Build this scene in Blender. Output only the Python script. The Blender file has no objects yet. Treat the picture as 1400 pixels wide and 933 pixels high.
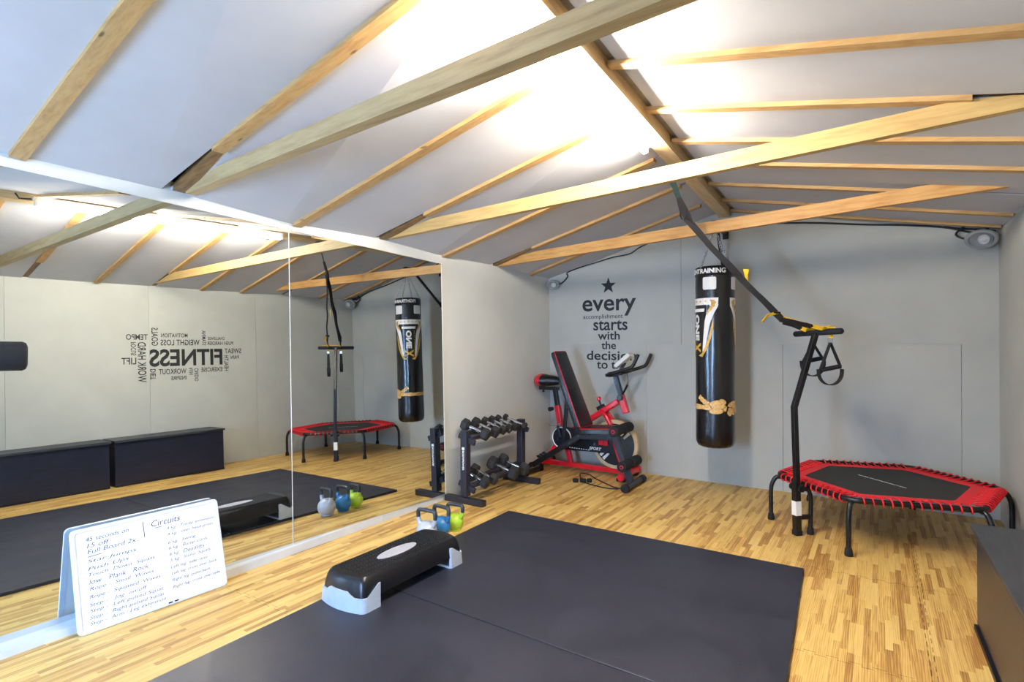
import bpy, bmesh, math, random
from math import sin, cos, pi, radians, sqrt, atan2
from mathutils import Vector as V, Matrix as M, noise
random.seed(7)
SC = bpy.context.scene
COL = SC.collection

# ------------------------------------------------------------------ camera
cd = bpy.data.cameras.new('camera'); cam = bpy.data.objects.new('camera', cd); COL.objects.link(cam)
cd.sensor_width = 36; cd.lens = 759.2 * 36 / 1400; cd.clip_start = 0.03
yaw, pitch, roll = 0.5842, 0.0042, -0.0020
fw = V((-sin(yaw) * cos(pitch), cos(yaw) * cos(pitch), sin(pitch)))
r0 = V((cos(yaw), sin(yaw), 0)); u0 = r0.cross(fw)
rt = r0 * cos(roll) + u0 * sin(roll); up = u0 * cos(roll) - r0 * sin(roll)
m = M((rt, up, -fw)).transposed().to_4x4(); m.translation = V((3.034, 0, 1.30))
cam.matrix_world = m; SC.camera = cam

# ------------------------------------------------------------------ world, daylight, exposure
w = bpy.data.worlds.new('world'); SC.world = w; w.use_nodes = True
w.node_tree.nodes['Background'].inputs[0].default_value = (0.75, 0.86, 1.0, 1)
w.node_tree.nodes['Background'].inputs[1].default_value = 1.0
ld = bpy.data.lights.new('daylight', 'AREA'); ld.shape = 'RECTANGLE'; ld.size = 1.3; ld.size_y = 1.5
ld.energy = 190; ld.color = (0.34, 0.58, 1.0)
lo = bpy.data.objects.new('daylight', ld); COL.objects.link(lo)
lo.location = (1.75, -1.95, 1.05); lo.rotation_euler = (radians(60), 0, radians(42))
TUBE_POWER = 185.0
vs = SC.view_settings; vs.view_transform = 'Standard'; vs.look = 'None'; vs.gamma = 1; vs.use_curve_mapping = False
vs.exposure = 1.28

# ------------------------------------------------------------------ materials
def lin(c):
    f = lambda x: x / 12.92 if x <= 0.04045 else ((x + 0.055) / 1.055) ** 2.4
    return (f(c[0] / 255), f(c[1] / 255), f(c[2] / 255), 1)

class NT:
    def __init__(s, name):
        s.m = bpy.data.materials.new(name); s.m.use_nodes = True
        s.t = s.m.node_tree; s.b = s.t.nodes['Principled BSDF']
    def n(s, typ, **kw):
        nd = s.t.nodes.new('ShaderNode' + typ)
        for k, v in kw.items(): setattr(nd, k, v)
        return nd
    def l(s, a, b): s.t.links.new(a, b)
    def math(s, op, a, b=None):
        nd = s.n('Math', operation=op)
        for i, x in enumerate((a, b)):
            if x is None: continue
            if isinstance(x, (int, float)): nd.inputs[i].default_value = x
            else: s.l(x, nd.inputs[i])
        return nd.outputs[0]
    def ramp(s, fac, stops):
        r = s.n('ValToRGB'); e = r.color_ramp.elements
        while len(e) < len(stops): e.new(0.5)
        for el, (p, c) in zip(e, stops): el.position = p; el.color = c
        s.l(fac, r.inputs[0]); return r.outputs[0]
    def noise(s, vec, scale, detail=3, rough=0.5):
        nd = s.n('TexNoise'); nd.inputs['Scale'].default_value = scale
        nd.inputs['Detail'].default_value = detail; nd.inputs['Roughness'].default_value = rough
        if vec is not None: s.l(vec, nd.inputs['Vector'])
        return nd.outputs['Fac']
    def mapped(s, src, scale=(1, 1, 1), rot=(0, 0, 0)):
        mp = s.n('Mapping'); mp.inputs['Scale'].default_value = scale; mp.inputs['Rotation'].default_value = rot
        s.l(src, mp.inputs[0]); return mp.outputs[0]
    def bump(s, h, strength=0.2, dist=0.01):
        b = s.n('Bump'); b.inputs['Strength'].default_value = strength; b.inputs['Distance'].default_value = dist
        s.l(h, b.inputs['Height']); s.l(b.outputs[0], s.b.inputs['Normal'])

def mat(name, rgb, rough=0.5, metal=0.0, var=0.0, vscale=20, bump=0.0, bscale=60, bdist=0.002, coat=0.0, spec=None):
    k = NT(name); b = k.b
    b.inputs['Base Color'].default_value = lin(rgb); b.inputs['Roughness'].default_value = rough
    b.inputs['Metallic'].default_value = metal
    if coat: b.inputs['Coat Weight'].default_value = coat; b.inputs['Coat Roughness'].default_value = 0.1
    if spec is not None: b.inputs['Specular IOR Level'].default_value = spec
    tc = k.n('TexCoord')
    if var:
        f = k.noise(tc.outputs['Object'], vscale, 4, 0.6)
        lo_ = lin([max(0, c * (1 - var)) for c in rgb]); hi_ = lin([min(255, c * (1 + var)) for c in rgb])
        k.l(k.ramp(f, [(0.3, lo_), (0.7, hi_)]), b.inputs['Base Color'])
    if bump: k.bump(k.noise(tc.outputs['Object'], bscale, 3), bump, bdist)
    return k.m

def wood(name, light, dark, scale=(1.2, 22, 22), rough=0.6, knots=True):
    k = NT(name); tc = k.n('TexCoord'); p = k.mapped(tc.outputs['Object'], scale)
    oi = k.n('ObjectInfo'); add = k.n('VectorMath', operation='ADD'); k.l(p, add.inputs[0])
    cmb = k.n('CombineXYZ'); k.l(k.math('MULTIPLY', oi.outputs['Random'], 40.0), cmb.inputs[0]); k.l(cmb.outputs[0], add.inputs[1])
    f = k.noise(add.outputs[0], 2.2, 5, 0.65)
    col = k.ramp(f, [(0.28, lin(dark)), (0.5, lin([(a * 2 + b_) / 3 for a, b_ in zip(light, dark)])), (0.72, lin(light))])
    if knots:
        v = k.n('TexVoronoi'); v.inputs['Scale'].default_value = 1.0
        pk = k.mapped(add.outputs[0], (2.0, 0.45, 0.45)); k.l(pk, v.inputs['Vector'])
        mx = k.n('MixRGB'); k.l(k.ramp(v.outputs['Distance'], [(0.03, (0.8, 0.8, 0.8, 1)), (0.075, (0, 0, 0, 1))]), mx.inputs[0])
        k.l(col, mx.inputs[1]); mx.inputs[2].default_value = lin([c * 0.42 for c in dark]); col = mx.outputs[0]
    k.l(col, k.b.inputs['Base Color']); k.b.inputs['Roughness'].default_value = rough
    k.bump(f, 0.15, 0.002); return k.m

def floor_mat():
    k = NT('wood_print_foam'); g = k.n('NewGeometry'); sp = k.n('SeparateXYZ'); k.l(g.outputs['Position'], sp.inputs[0])
    x, y = sp.outputs[0], sp.outputs[1]
    def wn(a, b):
        c = k.n('CombineXYZ'); k.l(a, c.inputs[0]); k.l(b, c.inputs[1]) if not isinstance(b, (int, float)) else None
        n_ = k.n('TexWhiteNoise', noise_dimensions='3D'); k.l(c.outputs[0], n_.inputs[0]); return n_.outputs[0]
    row = k.math('FLOOR', k.math('DIVIDE', x, 0.027))
    off = k.math('MULTIPLY', wn(row, 0), 0.5)
    cell = k.math('FLOOR', k.math('DIVIDE', k.math('ADD', y, off), 0.30))
    rnd = wn(row, cell)
    c2 = k.n('CombineXYZ'); k.l(k.math('MULTIPLY', x, 34), c2.inputs[0]); k.l(k.math('ADD', k.math('MULTIPLY', y, 2.4), k.math('MULTIPLY', rnd, 30)), c2.inputs[1]); k.l(k.math('MULTIPLY', rnd, 20), c2.inputs[2])
    grain = k.noise(c2.outputs[0], 2.0, 3, 0.6)
    wv = k.n('TexWave', bands_direction='X'); wv.inputs['Scale'].default_value = 1.1; wv.inputs['Distortion'].default_value = 9.0
    wv.inputs['Detail'].default_value = 1.5; wv.inputs['Detail Scale'].default_value = 0.9; k.l(c2.outputs[0], wv.inputs['Vector'])
    t = k.math('ADD', k.math('MULTIPLY', rnd, 0.40), k.math('MULTIPLY', grain, 0.50))
    t = k.math('ADD', t, k.math('MULTIPLY', wv.outputs['Fac'], 0.16))
    col = k.ramp(t, [(0.28, lin((152, 108, 52))), (0.44, lin((190, 148, 80))), (0.58, lin((212, 176, 100))), (0.90, lin((228, 198, 126)))])
    k.l(col, k.b.inputs['Base Color']); k.b.inputs['Roughness'].default_value = 0.48
    k.bump(k.noise(g.outputs['Position'], 300, 2), 0.12, 0.001); return k.m

def mat_rubber():
    k = NT('mat_rubber'); g = k.n('NewGeometry'); P = g.outputs['Position']
    f = k.noise(P, 3.0, 4, 0.6); s = k.noise(P, 140, 2); s2 = k.noise(k.mapped(P, (5, 14, 1), (0, 0, 0.5)), 2.2, 5, 0.75)
    t = k.math('ADD', k.math('MULTIPLY', f, 0.7), k.math('MULTIPLY', s, 0.3))
    col = k.ramp(t, [(0.3, lin((24, 26, 38))), (0.7, lin((36, 38, 54)))])
    mx = k.n('MixRGB'); k.l(k.ramp(s2, [(0.70, (0, 0, 0, 1)), (0.80, (0.4, 0.4, 0.4, 1))]), mx.inputs[0])
    k.l(col, mx.inputs[1]); mx.inputs[2].default_value = lin((110, 110, 122)); k.l(mx.outputs[0], k.b.inputs['Base Color'])
    k.l(k.ramp(f, [(0.3, (0.42,) * 3 + (1,)), (0.7, (0.56,) * 3 + (1,))]), k.b.inputs['Roughness'])
    k.bump(s, 0.25, 0.002); return k.m

def glass_mat():
    k = NT('window_glass'); o = k.t.nodes['Material Output']
    tr = k.n('BsdfTransparent'); gl = k.n('BsdfGlossy'); gl.inputs['Roughness'].default_value = 0.02
    mx = k.n('MixShader'); mx.inputs[0].default_value = 0.06; k.l(tr.outputs[0], mx.inputs[1]); k.l(gl.outputs[0], mx.inputs[2]); k.l(mx.outputs[0], o.inputs[0]); return k.m

def emit(name, col, strength):
    k = NT(name); k.b.inputs['Emission Color'].default_value = col; k.b.inputs['Emission Strength'].default_value = strength
    k.b.inputs['Base Color'].default_value = (0.9, 0.9, 0.9, 1); return k.m

def striped(name, rgb, rgb2, scale, rough=0.7):
    k = NT(name); tc = k.n('TexCoord'); f = k.noise(k.mapped(tc.outputs['Object'], scale), 8, 3, 0.6)
    k.l(k.ramp(f, [(0.35, lin(rgb)), (0.65, lin(rgb2))]), k.b.inputs['Base Color']); k.b.inputs['Roughness'].default_value = rough; k.bump(f, 0.2, 0.001); return k.m

MT = dict(
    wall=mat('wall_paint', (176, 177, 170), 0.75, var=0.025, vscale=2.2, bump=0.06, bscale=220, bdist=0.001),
    wall_left=mat('wall_paint_lit', (198, 200, 196), 0.75, var=0.02, vscale=2.2, bump=0.05, bscale=220, bdist=0.001),  # wall paint again, paler: the light on the left wall is put in
    ceil=mat('ceiling_board', (190, 191, 197), 0.8, var=0.02, vscale=3),
    ridge_strip=mat('grey_strip', (150, 148, 146), 0.5, var=0.1, vscale=8),  # even grey strip right of the ridge beam, set above the sheets
    rafter=wood('shaded_rafter', (150, 116, 72), (92, 66, 40)),  # dark wood with the shade of the eave slots put into its colour
    dark=mat('dark_void', (30, 26, 24), 0.9, var=0.2),
    pine=wood('pine', (198, 162, 108), (164, 124, 74)),
    tie=wood('planed_timber', (190, 166, 120), (158, 132, 92)), tie_lit=wood('lit_timber', (198, 168, 108), (168, 134, 80)),  # second timber: light falling on the middle tie is put into its golden tone
    tie2=wood('orange_pine', (206, 162, 98), (170, 116, 56)),
    floor=floor_mat(), rubber=mat_rubber(), glass=glass_mat(),
    trim=mat('trim_paint', (196, 200, 204), 0.55, var=0.03, vscale=6),
    mirror=mat('mirror_silver', (224, 229, 229), 0.008, 1.0),
    edge=mat('polished_edge', (236, 242, 242), 0.25),
    black=mat('black_steel', (14, 14, 17), 0.38, 0.1, var=0.1, vscale=30),
    black2=mat('black_plastic', (12, 12, 15), 0.45, var=0.12, vscale=40, bump=0.05, bscale=200),
    matt=mat('matt_black', (16, 16, 19), 0.8, var=0.15, vscale=60, bump=0.15, bscale=250),
    foam=mat('black_foam', (18, 19, 25), 0.85, var=0.12, vscale=90, bump=0.3, bscale=260),
    leather=mat('black_leather', (11, 10, 14), 0.28, var=0.2, vscale=9, bump=0.35, bscale=14, bdist=0.006, coat=0.3),
    vinyl=mat('bench_vinyl', (15, 15, 18), 0.36, var=0.12, vscale=50, bump=0.08, bscale=140),
    red=mat('red_paint', (214, 22, 40), 0.3, var=0.05, vscale=10, coat=0.3),
    redcord=mat('red_cord', (222, 22, 34), 0.6, var=0.1, vscale=120, bump=0.2, bscale=400),
    redpipe=mat('red_piping', (205, 24, 40), 0.45, var=0.06, vscale=60),
    tramp=striped('woven_mat', (24, 27, 27), (36, 40, 39), (60, 60, 60), 0.75),
    hexr=mat('hex_rubber', (34, 33, 35), 0.62, var=0.14, vscale=60, bump=0.1, bscale=200),
    chrome=mat('chrome', (215, 215, 215), 0.18, 1.0, var=0.06, vscale=90),
    steel=mat('rack_steel', (38, 38, 48), 0.42, 0.1, var=0.1, vscale=40),
    white=mat('white_vinyl', (236, 232, 226), 0.45, var=0.02, vscale=30),
    board=mat('whiteboard_face', (234, 237, 240), 0.22, var=0.008, vscale=4),
    bframe=mat('whiteboard_frame', (212, 220, 236), 0.4, var=0.03, vscale=12),
    ink=mat('marker_ink', (26, 46, 84), 0.6, var=0.1, vscale=40),
    decal=mat('black_decal', (22, 24, 27), 0.6, var=0.08, vscale=20),
    gold=mat('gold_print', (206, 158, 62), 0.45, var=0.18, vscale=40),
    rope=mat('rope_print', (214, 172, 104), 0.45, var=0.14, vscale=50),
    ropeline=mat('rope_outline', (96, 62, 28), 0.5, var=0.1),
    webbing=mat('black_webbing', (17, 16, 18), 0.75, var=0.15, vscale=160, bump=0.3, bscale=420),
    yellow=mat('yellow_webbing', (238, 190, 34), 0.6, var=0.07, vscale=80),
    bluegreen=mat('anchor_webbing', (26, 58, 56), 0.75, var=0.15, vscale=80),
    grey_bell=mat('grey_coating', (176, 180, 188), 0.3, var=0.03, vscale=20),
    blue_bell=mat('blue_coating', (46, 118, 172), 0.3, var=0.04, vscale=20),
    green_bell=mat('lime_coating', (176, 210, 60), 0.32, var=0.05, vscale=20),
    bellhandle=mat('bell_handle', (62, 64, 70), 0.34, 0.3, var=0.1, vscale=40),
    riser=mat('grey_riser', (178, 186, 198), 0.42, var=0.03, vscale=25),
    deck=mat('step_plastic', (17, 17, 22), 0.34, var=0.1, vscale=30),
    oval=mat('step_oval', (168, 168, 176), 0.5, var=0.03, vscale=30),
    chest=striped('black_ash', (17, 21, 38), (25, 30, 50), (6, 0.8, 6), 0.34),  # black wood grain with the blue daylight cast put into the colour
    chesttop=striped('black_ash_top', (34, 37, 44), (50, 53, 61), (7, 0.8, 6), 0.45),
    tan=mat('flywheel_rim', (196, 172, 130), 0.4, var=0.06, vscale=30),
    flyw=mat('flywheel_face', (14, 15, 26), 0.35, var=0.08, vscale=20),
    spk=mat('speaker_shell', (150, 150, 148), 0.5, var=0.04, vscale=30),
    cone=mat('speaker_cone', (206, 206, 206), 0.5, var=0.05, vscale=50),
    cable=mat('black_cable', (20, 21, 24), 0.5, var=0.1),
    lampwhite=mat('lamp_housing', (226, 224, 216), 0.5, var=0.02, vscale=20),
    tube=emit('fluorescent_tube', (1.0, 0.91, 0.79, 1), TUBE_POWER),
)

# ------------------------------------------------------------------ mesh helpers
class MB:
    def __init__(s): s.bm = bmesh.new()
    def box(s, c, size, rot=None, bevel=0.0, seg=2):
        r = bmesh.ops.create_cube(s.bm, size=1.0); vs_ = r['verts']
        mt = M.Translation(V(c)) @ (rot.to_4x4() if rot else M.Identity(4)) @ M.Diagonal((size[0], size[1], size[2], 1))
        bmesh.ops.transform(s.bm, matrix=mt, verts=vs_)
        if bevel:
            es = list({e for v in vs_ for e in v.link_edges})
            bmesh.ops.bevel(s.bm, geom=es, offset=bevel, segments=seg, affect='EDGES', profile=0.5)
        return s
    def bar(s, a, b, wy, h, upv=(0, 0, 1), bevel=0.003):
        a, b = V(a), V(b); d = b - a; x = d.normalized(); y = V(upv).cross(x)
        if y.length < 1e-4: y = V((0, 1, 0)).cross(x)
        y.normalize(); z = x.cross(y)
        return s.box((a + b) / 2, (d.length, wy, h), M((x, y, z)).transposed(), bevel)
    def tube(s, pts, r, seg=10, closed=False, caps=True):
        P = [V(p) for p in pts]; n = len(P); rr = r if isinstance(r, (list, tuple)) else [r] * n
        def tan(i):
            if closed: return (P[(i + 1) % n] - P[i - 1]).normalized()
            return (P[min(i + 1, n - 1)] - P[max(i - 1, 0)]).normalized()
        t = tan(0); nrm = t.orthogonal().normalized(); rings = []
        for i in range(n):
            t2 = tan(i); nrm = (nrm - t2 * nrm.dot(t2)); nrm = nrm.normalized() if nrm.length > 1e-6 else t2.orthogonal().normalized()
            b = t2.cross(nrm)
            rings.append([s.bm.verts.new(P[i] + (nrm * cos(2 * pi * k / seg) + b * sin(2 * pi * k / seg)) * rr[i]) for k in range(seg)])
        for i in range(n if closed else n - 1):
            A, B = rings[i], rings[(i + 1) % n]
            off = 0
            if closed and i == n - 1: off = min(range(seg), key=lambda o: (A[0].co - B[o].co).length)
            for k in range(seg): s.bm.faces.new((A[k], A[(k + 1) % seg], B[(k + 1 + off) % seg], B[(k + off) % seg]))
        if caps and not closed: s.bm.faces.new(rings[0][::-1]); s.bm.faces.new(rings[-1])
        return s
    def strap(s, pts, wdt, th, side=None):
        P = [V(p) for p in pts]; n = len(P); rings = []
        for i in range(n):
            t = (P[min(i + 1, n - 1)] - P[max(i - 1, 0)]).normalized()
            sd = V(side[i]) if isinstance(side, list) else V(side)
            sd = (sd - t * sd.dot(t)).normalized(); nn = t.cross(sd)
            ww = wdt[i] if isinstance(wdt, (list, tuple)) else wdt
            rings.append([s.bm.verts.new(P[i] + sd * (a * ww / 2) + nn * (b * th / 2)) for a, b in ((-1, -1), (1, -1), (1, 1), (-1, 1))])
        for A, B in zip(rings, rings[1:]):
            for k in range(4): s.bm.faces.new((A[k], A[(k + 1) % 4], B[(k + 1) % 4], B[k]))
        s.bm.faces.new(rings[0][::-1]); s.bm.faces.new(rings[-1]); return s
    def lathe(s, prof, seg=24, mt=None):
        rings = []; mt = mt or M.Identity(4)
        for r, z in prof:
            if r < 1e-6: rings.append([s.bm.verts.new(mt @ V((0, 0, z)))])
            else: rings.append([s.bm.verts.new(mt @ V((r * cos(2 * pi * k / seg), r * sin(2 * pi * k / seg), z))) for k in range(seg)])
        for A, B in zip(rings, rings[1:]):
            for k in range(seg):
                q = [A[k % len(A)], A[(k + 1) % len(A)], B[(k + 1) % len(B)], B[k % len(B)]]
                q2 = []
                for v in q:
                    if v not in q2: q2.append(v)
                if len(q2) > 2:
                    try: s.bm.faces.new(q2)
                    except ValueError: pass
        return s
    def prism(s, poly, z0, z1, mt=None, bevel=0.0):
        mt = mt or M.Identity(4); a = [s.bm.verts.new(mt @ V((x, y, z0))) for x, y in poly]; b = [s.bm.verts.new(mt @ V((x, y, z1))) for x, y in poly]
        n = len(poly); fs = [s.bm.faces.new(a[::-1]), s.bm.faces.new(b)]
        for i in range(n): fs.append(s.bm.faces.new((a[i], a[(i + 1) % n], b[(i + 1) % n], b[i])))
        if bevel: bmesh.ops.bevel(s.bm, geom=list(fs[1].edges) + list(fs[0].edges), offset=bevel, segments=2, affect='EDGES', profile=0.5)
        return s
    def loft(s, loops, cap=True, closed=True):
        R = [[s.bm.verts.new(V(p)) for p in lp] for lp in loops]; n = len(R[0])
        for A, B in zip(R, R[1:]):
            for k in range(n if closed else n - 1): s.bm.faces.new((A[k], A[(k + 1) % n], B[(k + 1) % n], B[k]))
        if cap: s.bm.faces.new(R[0][::-1]); s.bm.faces.new(R[-1])
        return s
    def hexa(s, corners):
        v = [s.bm.verts.new(V(c)) for c in corners]
        for f in ((3, 2, 1, 0), (4, 5, 6, 7), (0, 1, 5, 4), (1, 2, 6, 5), (2, 3, 7, 6), (3, 0, 4, 7)): s.bm.faces.new([v[i] for i in f])
        return s
    def sphere(s, c, r, sc=(1, 1, 1), u=20, v=14):
        q = bmesh.ops.create_uvsphere(s.bm, u_segments=u, v_segments=v, radius=1.0)
        bmesh.ops.transform(s.bm, matrix=M.Translation(V(c)) @ M.Diagonal((r * sc[0], r * sc[1], r * sc[2], 1)), verts=q['verts']); return s

WP = {}
def wpos(o): return WP.get(o.name, V((0, 0, 0)))
def obj(name, mb, mt, parent=None, smooth=False, label=None, loc=None):
    bm = mb.bm if isinstance(mb, MB) else mb
    bmesh.ops.recalc_face_normals(bm, faces=bm.faces[:])
    if loc is None:
        lo3 = V([min(v.co[i] for v in bm.verts) for i in range(3)]); hi3 = V([max(v.co[i] for v in bm.verts) for i in range(3)])
        loc = (lo3 + hi3) / 2
    loc = V(loc)
    for v in bm.verts: v.co -= loc
    me = bpy.data.meshes.new(name); bm.to_mesh(me); bm.free()
    me.materials.append(MT[mt] if isinstance(mt, str) else mt)
    if smooth:
        me.polygons.foreach_set('use_smooth', [True] * len(me.polygons))
        me.set_sharp_from_angle(angle=radians(smooth if smooth > 1 else 40))
    return place(name, me, loc, parent, label)
def place(name, me, loc, parent=None, label=None):
    o = bpy.data.objects.new(name, me); COL.objects.link(o)
    if parent: o.parent = parent; o.location = V(loc) - wpos(parent)
    else: o.location = loc
    WP[o.name] = V(loc)
    if label: o['label'] = label
    return o
def thing(name, label, cat, loc=(0, 0, 0), group=None):
    o = bpy.data.objects.new(name, None); COL.objects.link(o); o.location = loc; o.empty_display_size = 0.1
    WP[o.name] = V(loc); tag(o, label, cat, group); return o
def tag(o, label, cat, group=None):
    o['label'] = label; o['category'] = cat
    if group: o['group'] = group
    return o
def struct(o): o['kind'] = 'structure'; return o
def dup(root, mt, label, group):
    def cp(o, par):
        c = o.copy(); COL.objects.link(c)
        if par: c.parent = par; c.matrix_parent_inverse = o.matrix_parent_inverse.copy()
        for ch in o.children: cp(ch, c)
        return c
    r = cp(root, None); r.matrix_world = mt; r['label'] = label
    if group: r['group'] = group
    return r
def text_bm(s, size=1.0, bold=0.0, depth=0.0, shear=0.0, sx=1.0):
    cu = bpy.data.curves.new('t', 'FONT'); cu.body = s; cu.size = size; cu.align_x = 'CENTER'; cu.align_y = 'CENTER'
    cu.offset = bold; cu.extrude = depth; cu.shear = shear; cu.resolution_u = 3
    o = bpy.data.objects.new('t', cu); COL.objects.link(o)
    dg = bpy.context.evaluated_depsgraph_get(); me = bpy.data.meshes.new_from_object(o.evaluated_get(dg))
    bm = bmesh.new(); bm.from_mesh(me)
    bpy.data.objects.remove(o); bpy.data.curves.remove(cu); bpy.data.meshes.remove(me); return bm
def fit_bm(bm, wd, ht):
    xs = [v.co.x for v in bm.verts]; ys = [v.co.y for v in bm.verts]
    cx_, cy_ = (min(xs) + max(xs)) / 2, (min(ys) + max(ys)) / 2; kx = wd / (max(xs) - min(xs)); ky = ht / (max(ys) - min(ys))
    for v in bm.verts: v.co.x = (v.co.x - cx_) * kx; v.co.y = (v.co.y - cy_) * ky
    return bm
def xf(bm, mt): bmesh.ops.transform(bm, matrix=mt, verts=bm.verts[:]); return bm
def frame(o, x, y, z): 
    mt = M((V(x).normalized(), V(y).normalized(), V(z).normalized())).transposed().to_4x4(); mt.translation = V(o); return mt
def rrect(wd, ht, r, n=5):
    out = []
    for cx_, cy_, a0 in ((wd / 2 - r, ht / 2 - r, 0), (-wd / 2 + r, ht / 2 - r, 90), (-wd / 2 + r, -ht / 2 + r, 180), (wd / 2 - r, -ht / 2 + r, 270)):
        for i in range(n + 1):
            a = radians(a0 + 90 * i / n); out.append((cx_ + r * cos(a), cy_ + r * sin(a)))
    return out
def smoothpts(pts, n=6):
    P = [V(p) for p in pts]; P = [P[0] * 2 - P[1]] + P + [P[-1] * 2 - P[-2]]; out = []
    for i in range(1, len(P) - 2):
        for j in range(n):
            t = j / n; a, b, c, d = P[i - 1:i + 3]
            out.append(0.5 * ((2 * b) + (c - a) * t + (2 * a - 5 * b + 4 * c - d) * t * t + (3 * b - a - 3 * c + d) * t ** 3))
    out.append(P[-2]); return out
ROTX = lambda ang: M.Rotation(ang, 4, 'X')

# ================================================================== SETTING
L = 5.355; Y0 = -1.35
NM = V((1, -0.0415, 0.0230)).normalized()
def mirx(y, z): return 0.0415 * (y - 2.5) - 0.0230 * z
ET = [(-1.7, 2.175), (0.77, 2.158), (1.13, 2.134), (1.5, 2.135), (2.18, 2.082), (2.94, 2.092), (3.59, 2.05), (4.34, 2.05), (5.6, 2.015)]
def eaveL(y):
    y = max(-1.69, min(5.59, y))
    for (a, za), (b_, zb_) in zip(ET, ET[1:]):
        if a <= y <= b_: return za + (zb_ - za) * (y - a) / (b_ - a)
def eaveR(y): return 2.133
def xr(y): return 2.12 - 0.05 * y
def wallR(y): return 3.768 + 0.008 * (L - y)
RZ = 2.525
def ceilL(x, y): return eaveL(y) + (RZ - eaveL(y)) * x / xr(y)
def ceilR(x, y): return eaveR(y) + (RZ - eaveR(y)) * (wallR(y) - x) / (wallR(y) - xr(y))

# floor slab and jigsaw foam tiles
mb = MB(); mb.box((1.85, 2.0, -0.062), (4.3, 7.4, 0.1)); floor = struct(obj('floor', mb, 'dark'))
def tile_mesh():
    mb_ = MB(); T = 1.0; g = 0.0012; pts = []; nt = 12
    def edge(a, b, outv, sgn):
        a, b = V(a), V(b); o_ = []
        for i in range(nt):
            for f, h in ((0.0, 0), (0.30, 0), (0.22, 1), (0.78, 1), (0.70, 0)):
                o_.append(a.lerp(b, (i + f) / nt) + V(outv) * (h * 0.018 * sgn))
        return o_
    h = T / 2 - g
    pts += edge((-h, -h), (h, -h), (0, -1), 1); pts += edge((h, -h), (h, h), (1, 0), 1)
    q = edge((-h, h), (h, h), (0, -1), 1); pts += [V((p.x, p.y)) for p in [V((h, h))] + q[::-1]][:-1]
    q = edge((-h, -h), (-h, h), (1, 0), 1); pts += [V((-h, h))] + q[::-1][:-1]
    out = []
    for p in pts:
        if not out or (p - out[-1]).length > 1e-5: out.append(p)
    mb_.prism([(p.x, p.y) for p in out], -0.0115, 0.0)
    bmesh.ops.recalc_face_normals(mb_.bm, faces=mb_.bm.faces[:])
    me = bpy.data.meshes.new('floor_tile'); mb_.bm.to_mesh(me); mb_.bm.free(); me.materials.append(MT['floor']); return me
TM = tile_mesh()
for iy in range(-1, 7):
    for ix in range(0, 5):
        cy_ = -1.35 + 0.5 + iy + 0.0
        cx_ = -0.30 + ix; cyw = 4.65 - 0.5 - (4 - iy)
        if cyw > 5.2: continue
        place('floor_tile', TM, (cx_ + 0.0, cyw, 0.0), floor)

# left wall (kinked a little where the mirror ends)
def wallLx(y, z): return (0.0333 * (y - 2.5) - 0.02 * z - 0.022) if y < 3.56 else (0.0133 - 0.02 * z) * (1 - (y - 3.56) / 1.8) + (-0.006 * z) * ((y - 3.56) / 1.8)
mb = MB(); ys = [Y0, 0.77, 1.13, 1.5, 2.18, 2.94, 3.56, 4.34, L + 0.05]
mb.loft([[(wallLx(y, -0.02), y, -0.02), (wallLx(y, 2.3), y, eaveL(y) + 0.03), (-0.3, y, eaveL(y) + 0.03), (-0.3, y, -0.02)] for y in ys])
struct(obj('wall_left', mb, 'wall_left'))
# back wall sheets
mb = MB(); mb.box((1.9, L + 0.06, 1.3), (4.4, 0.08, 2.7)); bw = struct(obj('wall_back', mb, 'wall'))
def ceil_at(x): return (ceilL(x, L) if x < xr(L) else ceilR(x, L)) + 0.02
def board(x0, x1, z0, z1=None, off=0.0):
    g = 0.0011; xs = [x0 + g, x1 - g]
    if z1 is None:
        xs = [x0 + g] + ([xr(L)] if x0 < xr(L) < x1 else []) + [x1 - g]; poly = [(x0 + g, z0 + g), (x1 - g, z0 + g)] + [(x, ceil_at(x)) for x in xs[::-1]]
    else: poly = [(x0 + g, z0 + g), (x1 - g, z0 + g), (x1 - g, z1 - g), (x0 + g, z1 - g)]
    b_ = MB(); b_.prism(poly, 0, 0.022, M.Translation((0, L + 0.022 + off, 0)) @ ROTX(pi / 2)); obj('wall_board', b_, 'wall', bw)
SZ = 1.287
board(-0.1, 1.446, SZ); board(1.446, 3.9, SZ, off=0.002)
for a, b_, o_ in ((-0.1, 1.10, 0.001), (1.10, 2.33, 0), (2.33, 3.55, 0.002), (3.55, 3.9, 0)): board(a, b_, -0.02, SZ, o_)
# right wall sheets
mb = MB(); mb.hexa([(wallR(Y0) + 0.02, Y0, -0.02), (wallR(L) + 0.02, L + 0.05, -0.02), (4.1, L + 0.05, -0.02), (4.1, Y0, -0.02), (wallR(Y0) + 0.02, Y0, 2.16), (wallR(L) + 0.02, L + 0.05, 2.16), (4.1, L + 0.05, 2.16), (4.1, Y0, 2.16)])
rw = struct(obj('wall_right', mb, 'wall'))
ysR = [Y0, 0.21, 1.43, 2.65, 3.87, 5.09, L + 0.03]
for i, (a, b_) in enumerate(zip(ysR, ysR[1:])):
    e = 0.0010; a_, c_ = a + e, b_ - e; q = MB()
    q.hexa([(wallR(a_), a_, -0.02), (wallR(c_), c_, -0.02), (wallR(c_) + 0.02, c_, -0.02), (wallR(a_) + 0.02, a_, -0.02), (wallR(a_), a_, 2.15), (wallR(c_), c_, 2.15), (wallR(c_) + 0.02, c_, 2.15), (wallR(a_) + 0.02, a_, 2.15)])
    obj('wall_board', q, 'wall', rw)
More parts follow.
